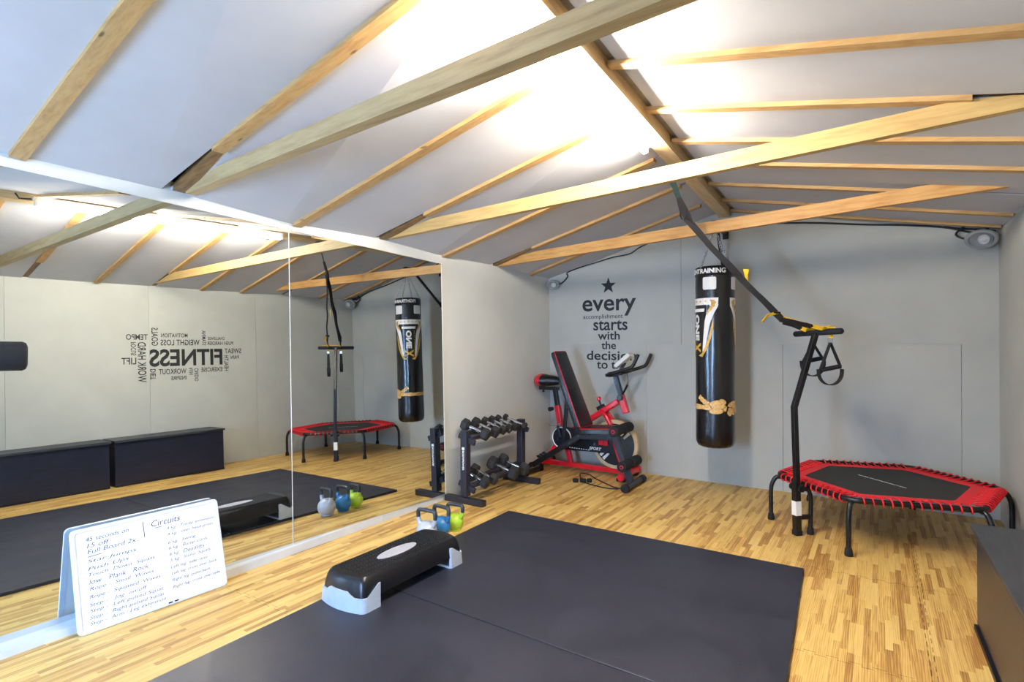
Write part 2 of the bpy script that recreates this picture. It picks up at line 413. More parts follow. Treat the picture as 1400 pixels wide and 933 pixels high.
# front wall behind the camera with unseen glazed doors added to let the daylight in
mb = MB()
mb.box((0.0, Y0 - 0.05, 1.3), (0.60, 0.1, 2.7)); mb.box((3.0, Y0 - 0.05, 1.3), (2.0, 0.1, 2.7)); mb.box((1.15, Y0 - 0.05, 2.37), (1.72, 0.1, 0.56))
struct(obj('wall_front', mb, 'wall'))
dr = struct(bpy.data.objects.new('added_door_1', None)); COL.objects.link(dr); dr.location = (1.15, Y0 - 0.05, 0); WP[dr.name] = V(dr.location)
q = MB()
for x in (0.335, 1.15, 1.965): q.box((x, Y0 - 0.05, 1.04), (0.07, 0.06, 2.09), bevel=0.004)
for z in (0.05, 2.06): q.box((1.15, Y0 - 0.05, z), (1.69, 0.06, 0.07), bevel=0.004)
obj('door_frame', q, 'lampwhite', dr)
for x in (0.7425, 1.5575): obj('glass_pane', MB().box((x, Y0 - 0.05, 1.05), (0.745, 0.008, 1.96)), 'glass', dr)

# ceiling: sheets between the battens, ridge beam, tie beams
mb = MB()
for fn, xa, xb in ((ceilL, -0.3, None), (ceilR, None, 4.1)):
    def P(x, y, dz): return (x, y, fn(x, y) + dz)
    cs = []
    for dz in (0.12, 0.15):
        for y in (Y0 - 0.1, L + 0.1):
            cs.append([P(xa if xa is not None else xr(y), y, dz), P(xb if xb is not None else xr(y), y, dz)])
    (a0, b0), (a1, b1), (a2, b2), (a3, b3) = cs
    mb.hexa([a0, b0, b1, a1, a2, b2, b3, a3])
ceiling = struct(obj('ceiling', mb, 'dark'))
SK = 0.043   # battens run square to the ridge, a touch skewed to the side walls
LB = [(-0.62, 0), (0.10, 0), (0.828, 0), (1.43, 1), (2.20, 0), (2.865, 1), (3.59, 0), (4.275, 1), (4.96, 0)]
RB = [(-0.75, 0), (-0.05, 0), (0.55, 0), (1.16, 0), (1.66, 1), (2.235, 0), (2.775, 1), (3.285, 0), (3.76, 0), (4.32, 1), (4.87, 0), (5.30, 0)]
def slab(fn, xa, xb, ya, yb, th, dz, m_, name):
    def P(x, y0_, z_): y = y0_ - SK * (x if fn is ceilL else (x - xr(2.5))); return (x, y, fn(x, y) + z_)
    q = MB(); xa1 = xa if not callable(xa) else None
    A = [P(xa(ya) if callable(xa) else xa, ya, dz), P(xb(ya) if callable(xb) else xb, ya, dz), P(xb(yb) if callable(xb) else xb, yb, dz), P(xa(yb) if callable(xa) else xa, yb, dz)]
    B = [V(p) + V((0, 0, th)) for p in A]
    q.hexa(A + B); return obj(name, q, m_, ceiling)
xrl = lambda y: xr(y) - 0.045
xrr = lambda y: xr(y) + 0.045
for fn, BL, sgn in ((ceilL, LB, 0), (ceilR, RB, 1)):
    edges_ = [-1.6] + [b[0] for b in BL] + [L + 0.25]
    ties = [0] + [b[1] for b in BL] + [0]
    for i in range(len(edges_) - 1):
        a, b_ = edges_[i], edges_[i + 1]
        if fn is ceilL:
            # notch the sheet back where a tie beam meets the rafter, so the dark slot shows
            slab(fn, -0.3, lambda y: xr(y) + 0.02, a + 0.012 + 0.014 * ties[i], b_ - 0.012 - 0.010 * ties[i + 1], 0.02, 0.0, 'ceil', 'ceiling_panel')
        else:
            slab(fn, lambda y: xr(y) - 0.02, lambda y: xr(y) + 0.13, a + 0.001, b_ - 0.001, 0.01, 0.022, 'ridge_strip', 'grey_strip'); slab(fn, lambda y: xr(y) + 0.098, 4.1, a + 0.012 + 0.014 * ties[i], b_ - 0.012 - 0.010 * ties[i + 1], 0.02, 0.0, 'ceil', 'ceiling_panel')
    for y, tie in BL:
        wd = 0.030
        if fn is ceilL:
            slab(fn, wallLx(y, 2.08) + 0.006 if not tie else 0.45, lambda y_: xr(y_) - 0.115, y - wd, y + wd, 0.021, -0.021, 'pine', 'batten')
            if tie:
                q = MB(); c4 = [(-0.085, y + 0.030), (0.60, y - 0.045), (0.60, y - 0.005), (-0.085, y + 0.105)]
                q.hexa([(x_, y_, fn(x_, y_) - 0.004) for x_, y_ in c4] + [(x_, y_, fn(x_, y_) + 0.03) for x_, y_ in c4]); obj('rafter', q, 'rafter', ceiling)
        else:
            slab(fn, lambda y_: xr(y_) + 0.055, 3.76 if not tie else 3.33, y - wd + 0.004, y + wd - 0.004, 0.021, -0.021, 'pine', 'batten')
            if tie: slab(fn, 3.2, 3.9, y - 0.026, y + 0.026, 0.03, 0.008, 'rafter', 'rafter')
q = MB(); rb = []
for y in (Y0, L - 0.001): rb.append((xr(y), y))
(xa, ya), (xb, yb) = rb
q.hexa([(xa - .047, ya, 2.459), (xa + .047, ya, 2.459), (xb + .047, yb, 2.459), (xb - .047, yb, 2.459), (xa - .047, ya, 2.56), (xa + .047, ya, 2.56), (xb + .047, yb, 2.56), (xb - .047, yb, 2.56)])
obj('ridge_beam', q, wood('ridge_timber', (222, 196, 150), (188, 158, 112), (22, 1.2, 22)), ceiling)  # pale timber: the tube's glow on the beam is put into the colour
# grey strips beside the ridge beam are laid with the right-hand sheets
def tie(p0, p1, h, th, m_, name='tie_beam'):
    p0, p1 = V(p0), V(p1); d = (p1 - p0); nx = V((d.x, d.y, 0)).normalized(); ny = V((-nx.y, nx.x, 0)) * th
    q = MB(); 
    lo0, lo1 = p0, p1
    # upper edge is cut back along the roof slope at both ends
    def top(t): 
        p = lo0.lerp(lo1, t); zc = min(ceilL(max(p.x, -.05), p.y) if p.x < xr(p.y) else ceilR(p.x, p.y), p.z + h); return V((p.x, p.y, max(p.z + 0.012, zc - 0.002)))
    ts = [0, .04, .08, .12, .2, .5, .8, .88, .92, .96, 1.0]
    loops = []
    for t in ts:
        a = lo0.lerp(lo1, t); b_ = top(t); loops.append([a, a + ny, b_ + ny, b_])
    q.loft(loops); return obj(name, q, m_, ceiling)
tie((-0.06, 1.515, 2.106), (3.74, 1.25, 2.150), 0.076, 0.055, 'tie')
tie((-0.04, 2.95, 2.082), (3.74, 2.685, 2.158), 0.082, 0.042, 'tie_lit')
tie((-0.02, 4.36, 2.036), (3.74, 4.06, 2.165), 0.088, 0.042, 'tie2')

# ================================================================== MIRROR, TRIM
mir_specs = [(0.765, 2.1385, 'large wall mirror pane left of the joint, behind the whiteboard'), (2.1425, 3.53, 'large wall mirror pane right of the joint, ending beside the dumbbell rack')]
def mbot(y): return 0.034 + (y - 0.77) * 0.0092
def mtop(y): return 2.070 - 0.0393 * (y - 0.78)
for y0, y1, lb in mir_specs:
    t = thing('wall_mirror', lb, 'mirror', (mirx((y0 + y1) / 2, 0.05), (y0 + y1) / 2, mbot(y0)), 'mirror panes on the left wall')
    c = [(y0, mbot(y0)), (y1, mbot(y1)), (y1, mtop(y1)), (y0, mtop(y0))]
    q = MB(); q.hexa([(mirx(y, z), y, z) for y, z in c] + [(mirx(y, z) - 0.005, y, z) for y, z in c]); obj('glass', q, 'mirror', t)
    q = MB()
    for ya, yb in ((y1 - 0.0035, y1), ) if y0 < 1 else ((y1 - 0.007, y1),):
        q.hexa([(mirx(ya, mbot(y)) + 0.0012, y, mbot(ya)) for y in (ya, yb)] + [(mirx(ya, mtop(y)) + 0.0012, y, mtop(ya)) for y in (yb, ya)] + [(mirx(ya, mbot(y)) + 0.0004, y, mbot(ya)) for y in (ya, yb)] + [(mirx(ya, mtop(y)) + 0.0004, y, mtop(ya)) for y in (yb, ya)])
    obj('polished_edge', q, 'edge', t)
q = MB(); tr = struct(bpy.data.objects.new('baseboard_left', None)); COL.objects.link(tr); tr.location = (0, 2, 0); WP[tr.name] = V((0, 2, 0))
for y0, y1 in ((0.30, 2.86), (2.863, 3.525)):
    q = MB(); bl = lambda y: mirx(y, 0.05) - 0.004
    q.hexa([(0.014, y0, 0), (0.014, y1, 0), (-0.12, y1, 0), (-0.12, y0, 0), (0.014, y0, mbot(y0)), (0.014, y1, mbot(y1)), (-0.12, y1, mbot(y1)), (-0.12, y0, mbot(y0))])
    obj('trim_board', q, 'trim', tr)

# ================================================================== RUBBER MATS
for ys_, lb in (((2.076, 3.535), 'far black rubber floor mat, its back edge towards the punch bag'), ((0.55, 2.070), 'near black rubber floor mat, cut off by the bottom of the frame')):
    def lx(y): return 0.663 + (3.53 - y) * 0.02
    def rx(y): return 2.672 + (3.53 - y) * 0.055
    y0, y1 = ys_; sk_ = 0.045 if y1 < 3 else 0.0; poly = [(lx(y0), y0 + 0.01), (rx(y0), y0 - 0.035), (rx(y1), y1 + 0.010 - sk_), (lx(y1), y1 + (0.010 if sk_ else 0))]
    q = MB(); q.prism(poly, 0.0005, 0.02, bevel=0.003); tag(obj('rubber_mat', q, 'rubber'), lb, 'mat', 'rubber mats on the floor')

# ================================================================== STORAGE CHESTS ALONG RIGHT WALL
CHX = 3.40
for y0, y1, lb in ((2.20, 3.262, 'black wood-grain storage chest at right edge, next to the trampoline'), (1.08, 2.15, 'black wood-grain storage chest seen only in the mirror, at its left side')):
    t = thing('storage_chest', lb, 'chest', (3.58, (y0 + y1) / 2, 0), 'storage chests along the right wall')
    sk = lambda y: CHX + 0.018 * (3.26 - y)
    q = MB(); q.hexa([(sk(y0), y0, 0.0), (sk(y1), y1, 0.0), (3.755, y1, 0.0), (3.755, y0, 0.0), (sk(y0), y0, 0.452), (sk(y1), y1, 0.452), (3.755, y1, 0.452), (3.755, y0, 0.452)]); obj('body', q, 'chest', t)
    q = MB(); o_ = 0.022
    q.hexa([(sk(y0) - o_, y0 - 0.01, 0.453), (sk(y1) - o_, y1 + 0.012, 0.453), (3.76, y1 + 0.012, 0.453), (3.76, y0 - 0.01, 0.453), (sk(y0) - o_, y0 - 0.01, 0.474), (sk(y1) - o_, y1 + 0.012, 0.474), (3.76, y1 + 0.012, 0.474), (3.76, y0 - 0.01, 0.474)]); obj('lid', q, 'chesttop', t)
    q = MB(); q.hexa([(sk(y0) - 0.012, y0, 0.001), (sk(y1) - 0.012, y1, 0.001), (sk(y1) - 0.0005, y1, 0.001), (sk(y0) - 0.0005, y0, 0.001), (sk(y0) - 0.012, y0, 0.022), (sk(y1) - 0.012, y1, 0.022), (sk(y1) - 0.0005, y1, 0.022), (sk(y0) - 0.0005, y0, 0.022)]); obj('plinth_strip', q, 'black2', t)

# ================================================================== FLUORESCENT BATTEN
def tubex(y): return xr(y) - 0.075
t = thing('fluorescent_light', 'long fluorescent tube light glowing along the ridge beam', 'light', (tubex(2.3), 2.3, 2.46))
ya, yb = 1.30, 3.20
q = MB(); q.bar((tubex(ya) + .004, ya, 2.474), (tubex(yb) + .004, yb, 2.474), 0.045, 0.03); obj('housing', q, 'lampwhite', t)
q = MB(); q.tube([(tubex(ya + .03) - .006, ya + 0.03, 2.436), (tubex(yb - .03) - .006, yb - 0.03, 2.436)], 0.0145, 14); obj('tube', q, 'tube', t, smooth=True)
for y in (ya + 0.015, yb - 0.015):
    q = MB(); q.box((tubex(y) - .004, y, 2.449), (0.036, 0.026, 0.05), bevel=0.004); obj('end_cap', q, 'lampwhite', t)
q = MB(); q.tube([(tubex(1.25), 1.29, 2.47), (tubex(1.2) , 1.22, 2.462), (tubex(1.2) + .01, 1.20, 2.50)], 0.006, 8); obj('supply_cable', q, 'cable', t, smooth=True)

# ================================================================== WALL LETTERING
t = thing('wall_quote', 'black vinyl quote with a star on the grey back wall above the exercise bike', 'wall sticker', (0.70, L - 0.001, 1.0))
YB = L - 0.0012
def on_back(bm, x, z, name, parent): 
    xf(bm, frame((x, YB, z), (1, 0, 0), (0, 0, 1), (0, -1, 0))); return obj(name, bm, 'decal', parent)
star = [((0.088 if i % 2 == 0 else 0.036) * sin(pi * i / 5), (0.088 if i % 2 == 0 else 0.036) * cos(pi * i / 5)) for i in range(10)]
q = MB(); q.prism(star, 0, 0.0008); on_back(q.bm, 0.693, 1.895, 'star', t)
for s, x0, x1, zt, zb, bd in (('every', .395, .993, 1.758, 1.580, .016), ('accomplishment', .405, .852, 1.602, 1.543, .002), ('starts', .522, .902, 1.540, 1.432, .015), ('with', .573, .818, 1.423, 1.335, .015), ('the', .614, .776, 1.319, 1.237, .015), ('decision', .445, .994, 1.222, 1.123, .015), ('to', .561, .684, 1.110, 1.032, .015), ('try', .722, .887, 1.110, 1.006, .015)):
    on_back(fit_bm(text_bm(s, 1, bd, 0.0004), x1 - x0, zt - zb), (x0 + x1) / 2, (zt + zb) / 2, 'word', t)
t = thing('wall_word_cloud', 'black fitness word cloud sticker on the right wall, seen mirrored', 'wall sticker', (wallR(3.0) - 0.001, 3.0, 1.05))
for s, y, z, wy, wz, rot in (("FITNESS", 3.045, 1.316, .798, .200, 0), ("SWEAT", 3.574, 1.385, .205, .062, 0), ("PAIN", 3.595, 1.306, .10, .042, 0), ("HEALTH", 3.491, 1.234, .05, .19, 1), ("EXERCISE", 3.317, 1.163, .245, .052, 0), ("CARDIO", 3.140, 1.107, .045, .155, -1), ("RUN", 3.080, 1.15, .04, .08, -1), ("WORKOUT", 2.885, 1.157, .29, .062, 0), ("INSPIRE", 2.947, 1.078, .165, .045, 0), ("DIET", 2.681, 1.132, .055, .118, -1), ("WORK HARD", 2.575, 1.272, .082, .45, 1), ("LIFT", 2.449, 1.288, .14, .074, 0), ("FOCUS", 2.494, 1.423, .05, .148, -1), ("TEMPO", 2.530, 1.554, .21, .063, 0), ("GOALS", 2.705, 1.558, .066, .205, 1), ("MOTIVATION", 2.910, 1.575, .28, .047, 0), ("WEIGHT LOSS", 2.973, 1.492, .42, .068, 0), ("STAMINA", 3.233, 1.547, .045, .178, 1), ("CHALLENGE", 3.378, 1.541, .20, .036, 0), ("PUSH HARDER", 3.423, 1.482, .31, .042, 0)):
    bm = fit_bm(text_bm(s, 1, 0.028 if s == 'FITNESS' else 0.012, 0.0004), wy if rot == 0 else wz, wz if rot == 0 else wy)
    if rot: xf(bm, M.Rotation(pi / 2 * rot, 4, 'Z'))
    xf(bm, frame((wallR(y) - 0.0014, y, z), (0.008, -1, 0), (0, 0, 1), (-1, -0.008, 0))); obj('word', bm, 'decal', t)

# ================================================================== SPEAKERS AND CABLES
def speaker(loc, d, s, lb):
    t = thing('wall_speaker', lb, 'speaker', loc, 'round speakers in the back corners')
    z = V(d).normalized(); x = V((0, 0, 1)).cross(z).normalized(); y = z.cross(x); F = frame(loc, x, y, z)
    q = MB(); q.lathe([(0, -0.07), (0.03, -0.068), (0.062, -0.045), (0.078, -0.012), (0.080, 0.004), (0.074, 0.014), (0.060, 0.016), (0.058, 0.010)], 28, F @ M.Diagonal((1.35 * s, s, s, 1))); obj('shell', q, 'spk', t, smooth=True)
    q = MB(); q.lathe([(0.062, 0.012), (0.055, 0.006), (0.03, -0.006), (0, -0.006)], 28, F @ M.Diagonal((1.2 * s, s, s, 1))); obj('recess', q, 'spk', t, smooth=True)
    q = MB(); q.lathe([(0.040, 0.012), (0.036, 0.020), (0.024, 0.014), (0.018, 0.016), (0.009, 0.022), (0, 0.023)], 24, F @ M.Translation((0.018 * s, 0, 0)) @ M.Scale(s, 4)); obj('driver', q, 'cone', t, smooth=True)
    q = MB(); q.tube([V(loc) - z * 0.06 * s, V(loc) - z * 0.11 * s + V((0, 0, 0.0))], 0.016 * s, 10); obj('bracket', q, 'black2', t, smooth=True)
speaker((3.655, 5.235, 2.050), (-0.28, -0.93, -0.55), 0.92, 'larger-looking round grey speaker in the right back corner under the eave')
speaker((0.085, 5.262, 1.935), (0.35, -0.9, -0.35), 0.66, 'round grey speaker in the left back corner above the bike')
q = MB(); yc = L - 0.010
q.tube(smoothpts([(1.86, yc, 2.43), (2.05, yc, 2.372), (2.35, yc, 2.345), (2.6, yc, 2.315), (2.93, yc, 2.262), (3.2, yc, 2.225), (3.45, yc, 2.178), (3.62, yc - .01, 2.12), (3.72, yc - .02, 2.15), (3.70, yc - .03, 2.20), (3.60, yc - .02, 2.185), (3.52, yc - .02, 2.12), (3.56, yc - .04, 2.075), (3.64, yc - .06, 2.065)]), 0.0075, 8)
q.tube(smoothpts([(3.45, yc, 2.180), (3.55, yc, 2.155), (3.68, yc, 2.135), (3.748, yc - .01, 2.115)]), 0.0075, 8)
tag(obj('speaker_cable', q, 'cable', smooth=True), 'black cable looping along the back wall to the right corner speaker', 'cable')
q = MB(); q.tube(smoothpts([(1.55, yc, 2.395), (1.30, yc, 2.345), (1.05, yc, 2.265), (0.93, yc, 2.205), (0.75, yc, 2.185), (0.55, yc, 2.145), (0.38, yc, 2.11), (0.22, yc, 2.065), (0.235, yc - 0.02, 2.02), (0.17, yc - 0.03, 1.955), (0.11, yc - 0.05, 1.94)]), 0.006, 8)
tag(obj('speaker_cable', q, 'cable', smooth=True), 'thin cable running down the back wall to the left corner speaker', 'cable')

# ================================================================== PUNCH BAG
BC = V((1.889, 4.81, 0)); BR = 0.155; BZ0, BZ1 = 0.437, 1.925
bag = thing('punch_bag', 'tall black and gold punch bag hanging from chains at the back wall', 'punch bag', (BC.x, BC.y, BZ1))
DIR = V((3.034, 0, 0)) - BC; A0 = atan2(DIR.y, DIR.x)      # azimuth that faces the camera
def bagp(phi, z, r=None):    # phi: degrees from the emblem's centre, growing to the right as seen
    a = A0 + radians(-62 + phi); rr = BR if r is None else r
    return V((BC.x + rr * cos(a), BC.y + rr * sin(a), z))
q = MB(); prof = [(0.0, BZ0 + 0.008), (0.06, BZ0 + 0.004), (0.11, BZ0), (0.135, BZ0 + 0.012), (0.15, BZ0 + 0.04)]
nz = 40
loops = []
for i, (r_, z_) in enumerate(prof[1:] + [(BR, BZ0 + 0.08 + (BZ1 - 0.02 - BZ0 - 0.08) * k / nz) for k in range(nz + 1)] + [(BR - 0.006, BZ1 - 0.006), (BR - 0.03, BZ1)]):
    ring = []
    for k in range(48):
        a = 2 * pi * k / 48; rr = r_
        if z_ > BZ0 + 0.06 and z_ < BZ1 - 0.03: rr += 0.0022 * noise.noise(V((cos(a) * 2, sin(a) * 2, z_ * 5)))
        if z_ < BZ0 + 0.05: rr += 0.004 * sin(a * 16)
        ring.append((BC.x + rr * cos(a), BC.y + rr * sin(a), z_))
    loops.append(ring)
q.loft(loops); obj('body', q, 'leather', bag, smooth=60)
q = MB(); q.lathe([(BR - 0.004, BZ1 - 0.075), (BR + 0.0045, BZ1 - 0.07), (BR + 0.0045, BZ1 - 0.004), (BR - 0.01, BZ1 + 0.006), (BR - 0.02, BZ1 - 0.01)], 48, M.Translation((BC.x, BC.y, 0))); obj('collar', q, 'leather', bag, smooth=60)
def wrap(bm, phi0, z0, off=0.0026, base=BR):
    """bend a flat print (x = metres along the skin, y = up, both from a centre) round the bag"""
    xs = [v.co.x for v in bm.verts]; x = math.floor(min(xs) * 50) / 50
    while x < max(xs):
        bmesh.ops.bisect_plane(bm, geom=bm.verts[:] + bm.edges[:] + bm.faces[:], plane_co=(x, 0, 0), plane_no=(1, 0, 0)); x += 0.02
    for v in bm.verts: v.co = bagp(phi0 + math.degrees(v.co.x / base), z0 + v.co.y, base + off + v.co.z)
    return bm
def flat(polys, th=0.0006):
    q_ = MB()
    for p in polys: q_.prism(p, 0, th)
    return q_.bm
def mirror_x(p): return [(-x, y) for x, y in p][::-1]
U = lambda d: BR * radians(d)
for k in (0, 180):
    obj('ring_lettering', wrap(fit_bm(text_bm('FIGHTRAINING', 1, 0.03, 0.0003), U(128), 0.040), k + 29, BZ1 - 0.035, off=0.006), 'white', bag)
    for s in (-1, 1):
        obj('patch', wrap(flat([rrect(U(40), 0.103, 0.014)]), k + 46 * s, 1.787), 'white', bag)
        q1 = [(U(10) * s, 0)]
        for part_, m_ in (
            # white panel that sweeps down into the shield's point
            ([[(0, 1.668), (U(72), 1.668), (U(71), 1.612), (0, 1.612)], [(0, 1.582), (U(32), 1.582), (U(30), 1.556), (0, 1.556)],
              [(U(72), 1.612), (U(71), 1.60), (U(60), 1.545), (U(49), 1.47), (U(42), 1.38), (U(34), 1.27), (U(24), 1.215), (U(26), 1.30), (U(29), 1.40), (U(32), 1.48), (U(38), 1.545), (U(50), 1.59), (U(46), 1.612)]], 'white'),
            ([[(U(47), 1.655), (U(60), 1.648), (U(66), 1.628), (U(62), 1.615), (U(63), 1.60), (U(57), 1.587), (U(53), 1.566), (U(46), 1.552), (U(38), 1.525), (U(41), 1.565), (U(46), 1.585), (U(50), 1.605), (U(51), 1.63)],
              [(U(59), 1.512), (U(57), 1.42), (U(50), 1.33), (U(38), 1.245), (U(24), 1.185), (U(10), 1.195), (U(22), 1.215), (U(34), 1.27), (U(43), 1.345), (U(50), 1.42)]], 'gold')):
            ps = [[(x, y - 1.4) for x, y in p] for p in part_]
            if s < 0: ps = [mirror_x(p) for p in ps]
            obj('emblem', wrap(flat(ps), k, 1.4, off=0.0028 if m_ == 'white' else 0.0036), m_, bag)
    st = []
    for j in range(-4, 5):
        if abs(j) > 2: continue
        st.append([(U(j * 17) + (0.013 if i % 2 == 0 else 0.0055) * sin(pi * i / 5), (0.013 if i % 2 == 0 else 0.0055) * cos(pi * i / 5)) for i in range(10)])
    for s_ in st: obj('star', wrap(flat([s_]), k, 1.640, off=0.0042), 'gold', bag)
    bm = fit_bm(text_bm('ONE', 1, 0.05, 0.0003), 0.215, 0.066); xf(bm, M.Rotation(-pi / 2, 4, 'Z')); obj('lettering', wrap(bm, k, 1.427, off=0.0032), 'white', bag)
    bm = fit_bm(text_bm('X', 1, 0.05, 0.0003), 0.085, 0.10); xf(bm, M.Rotation(-pi / 2, 4, 'Z')); obj('lettering', wrap(bm, k, 1.262, off=0.0036), 'gold', bag)
    bm = fit_bm(text_bm('MARTIAL ARTS EQUIPMENT', 1, 0.0, 0.0003), 0.30, 0.012); xf(bm, M.Rotation(-pi / 2, 4, 'Z')); obj('lettering', wrap(bm, k - 25 , 1.385, off=0.0032), 'gold', bag)
# printed rope: band all round, a knot and a loose tail
def arc(pts, wd, n=8):
    P_ = smoothpts([(x, y, 0) for x, y in pts], n); lft, rgt = [], []
    for i, p in enumerate(P_):
        d = (P_[min(i + 1, len(P_) - 1)] - P_[max(i - 1, 0)]).normalized(); nn = V((-d.y, d.x, 0)); h = wd * (0.5 + 0.08 * sin(i * 1.7))
        lft.append((p.x + nn.x * h, p.y + nn.y * h)); rgt.append((p.x - nn.x * h, p.y - nn.y * h))
    return lft, rgt
def ribbon(pts, wd):
    l_, r_ = arc(pts, wd); q_ = MB()
    for i in range(len(l_) - 1): q_.prism([r_[i], r_[i + 1], l_[i + 1], l_[i]], 0, 0.0006)
    return q_.bm
obj('rope_print', wrap(ribbon([(-U(300), -0.004), (-U(200), 0.002), (-U(120), -0.002), (-U(30), 0.0)], 0.040), 85, 0.775), 'rope', bag)
obj('rope_print', wrap(ribbon([(-U(74), 0.085), (-U(55), 0.045), (-U(30), 0.012), (U(10), -0.01)], 0.038), 85, 0.775, off=0.0031), 'rope', bag)
for (x, y, a, b_, ang) in ((-22, .035, .05, .023, .25), (-14, .008, .056, .022, .1), (-20, -.03, .054, .022, .05), (-2, .048, .03, .02, -.5), (32, .028, .05, .022, .3), (44, .000, .05, .022, -.4), (30, -.032, .046, .022, -.6), (20, -.045, .026, .02, -1.0), (52, -.03, .03, .02, -.6)):
    for sc_, m_, of in ((1.10, 'ropeline', .0036), (0.98, 'rope', .0042)):
        e = [(U(x) + cos(ang) * a * sc_ * cos(2 * pi * i / 18) - sin(ang) * b_ * sc_ * sin(2 * pi * i / 18), y + sin(ang) * a * sc_ * cos(2 * pi * i / 18) + cos(ang) * b_ * sc_ * sin(2 * pi * i / 18)) for i in range(18)]
        obj('rope_print', wrap(flat([e]), 85, 0.775, off=of + random.random() * 0.0003), m_, bag)
# chains
TOP = V((BC.x, BC.y, 2.270))
LINK = MB(); LINK.tube([(0.0075 * cos(a), 0, 0.0135 * sin(a)) for a in [2 * pi * i / 10 for i in range(10)]], 0.0024, 5, closed=True)
bmesh.ops.recalc_face_normals(LINK.bm, faces=LINK.bm.faces[:]); LME = bpy.data.meshes.new('chain_link'); LINK.bm.to_mesh(LME); LINK.bm.free(); LME.materials.append(MT['chrome'])
LME.polygons.foreach_set('use_smooth', [True] * len(LME.polygons))
def chain(a, b, parent, step=0.021):
    a, b = V(a), V(b); d = b - a; n = int(d.length / step); z = d.normalized(); x = z.orthogonal().normalized(); y = z.cross(x)
    for i in range(n):
        p = a + d * ((i + 0.5) / n); o = place('chain_link', LME, p, parent); xx, yy = (x, y) if i % 2 else (y, -x)
        o.rotation_euler = frame((0, 0, 0), xx, yy, z).to_euler()
for phi in (22, 112, 202, 292): chain(TOP - V((0, 0, 0.012)), bagp(phi, BZ1 - 0.02, BR + 0.012), bag)
q = MB(); q.tube([TOP + V((0.014 * cos(a), 0, 0.014 * sin(a))) for a in [2 * pi * i / 12 for i in range(12)]], 0.004, 6, closed=True); obj('top_ring', q, 'chrome', bag, smooth=True)
# wall bracket
t = thing('bag_bracket', 'black steel wall bracket with diagonal strut holding the punch bag', 'bracket', (1.90, L, 2.0))
for z_, h_ in ((1.885, 0.07), (2.300, 0.09)):
    q = MB(); q.box((1.857, L - 0.004, z_), (0.05, 0.008, h_), bevel=0.002); obj('wall_plate', q, 'black', t)
q = MB(); q.bar((1.857, L - 0.008, 2.305), (1.889, 4.77, 2.305), 0.035, 0.03); obj('arm', q, 'black', t)
q = MB(); q.bar((1.857, L - 0.008, 1.872), (1.884, 4.90, 2.292), 0.028, 0.024); obj('strut', q, 'black', t)
q = MB(); q.tube([(BC.x, BC.y, 2.292), (BC.x, BC.y, 2.2885)], 0.006, 8); obj('hook', q, 'chrome', t, smooth=True)

# ================================================================== TRAMPOLINE
TC = V((3.06, 4.65, 0)); TR = 0.675; RZT = 0.330; A0T = radians(-105)
tramp = thing('fitness_trampoline', 'hexagonal red-edged black fitness trampoline with upright T-bar handle in right back corner', 'trampoline', TC)
va = lambda k, r: V((TC.x + r * cos(A0T + k * pi / 3), TC.y + r * sin(A0T + k * pi / 3), 0))
def hexring(r, z, rad, n=6):
    pts = []
    for k in range(6):
        c = va(k, r); p = va(k - 1, r); nx = va(k + 1, r)
        a = c + (p - c).normalized() * rad; b_ = c + (nx - c).normalized() * rad
        for i in range(n + 1):
            t_ = i / n; pts.append((a * (1 - t_) ** 2 + c * 2 * t_ * (1 - t_) + b_ * t_ ** 2) + V((0, 0, z)))
    return pts
q = MB(); q.tube(hexring(TR, RZT, 0.07), 0.0175, 12, closed=True); obj('rim', q, 'black', tramp, smooth=60)
q = MB(); pts = hexring(0.515, 0, 0.02, 2); q.prism([(p.x, p.y) for p in pts], RZT + 0.002, RZT + 0.006); obj('jump_mat', q, 'tramp', tramp)
q = MB(); o_ = hexring(0.585, RZT, 0.05, 3); i_ = hexring(0.500, RZT, 0.03, 3); n = len(o_)
q.loft([[p + V((0, 0, 0.0085)) for p in o_], [p + V((0, 0, 0.0085)) for p in i_], [p + V((0, 0, 0.0065)) for p in i_], [p + V((0, 0, 0.0065)) for p in o_], [p + V((0, 0, 0.0085)) for p in o_]], cap=False); obj('border', q, 'redcord', tramp)
# one bungee loop, copied along all six sides
def cord_mesh():
    q_ = MB(); P_ = [(-0.088, 0, 0.012), (-0.04, 0, 0.016), (-0.006, 0.004, 0.0235), (0.014, 0.008, 0.017), (0.0225, 0.011, 0), (0.016, 0.015, -0.018), (0, 0.018, -0.0225), (-0.017, 0.021, -0.016), (-0.024, 0.024, 0.0), (-0.05, 0.026, 0.006), (-0.088, 0.028, 0.010)]
    q_.tube(smoothpts(P_, 3), 0.0047, 6); bmesh.ops.recalc_face_normals(q_.bm, faces=q_.bm.faces[:])
    me = bpy.data.meshes.new('bungee_cord'); q_.bm.to_mesh(me); q_.bm.free(); me.materials.append(MT['redcord']); me.polygons.foreach_set('use_smooth', [True] * len(me.polygons)); return me
CM = cord_mesh()
for k in range(6):
    a, b_ = va(k, TR), va(k + 1, TR); d = (b_ - a).normalized(); nrm = V((d.y, -d.x, 0)); nc = 12
    for i in range(nc):
        p = a.lerp(b_, 0.085 + 0.80 * i / (nc - 1)) + V((0, 0, RZT)); o = place('bungee_cord', CM, p, tramp); o.rotation_euler = (0, 0, atan2(nrm.y, nrm.x))
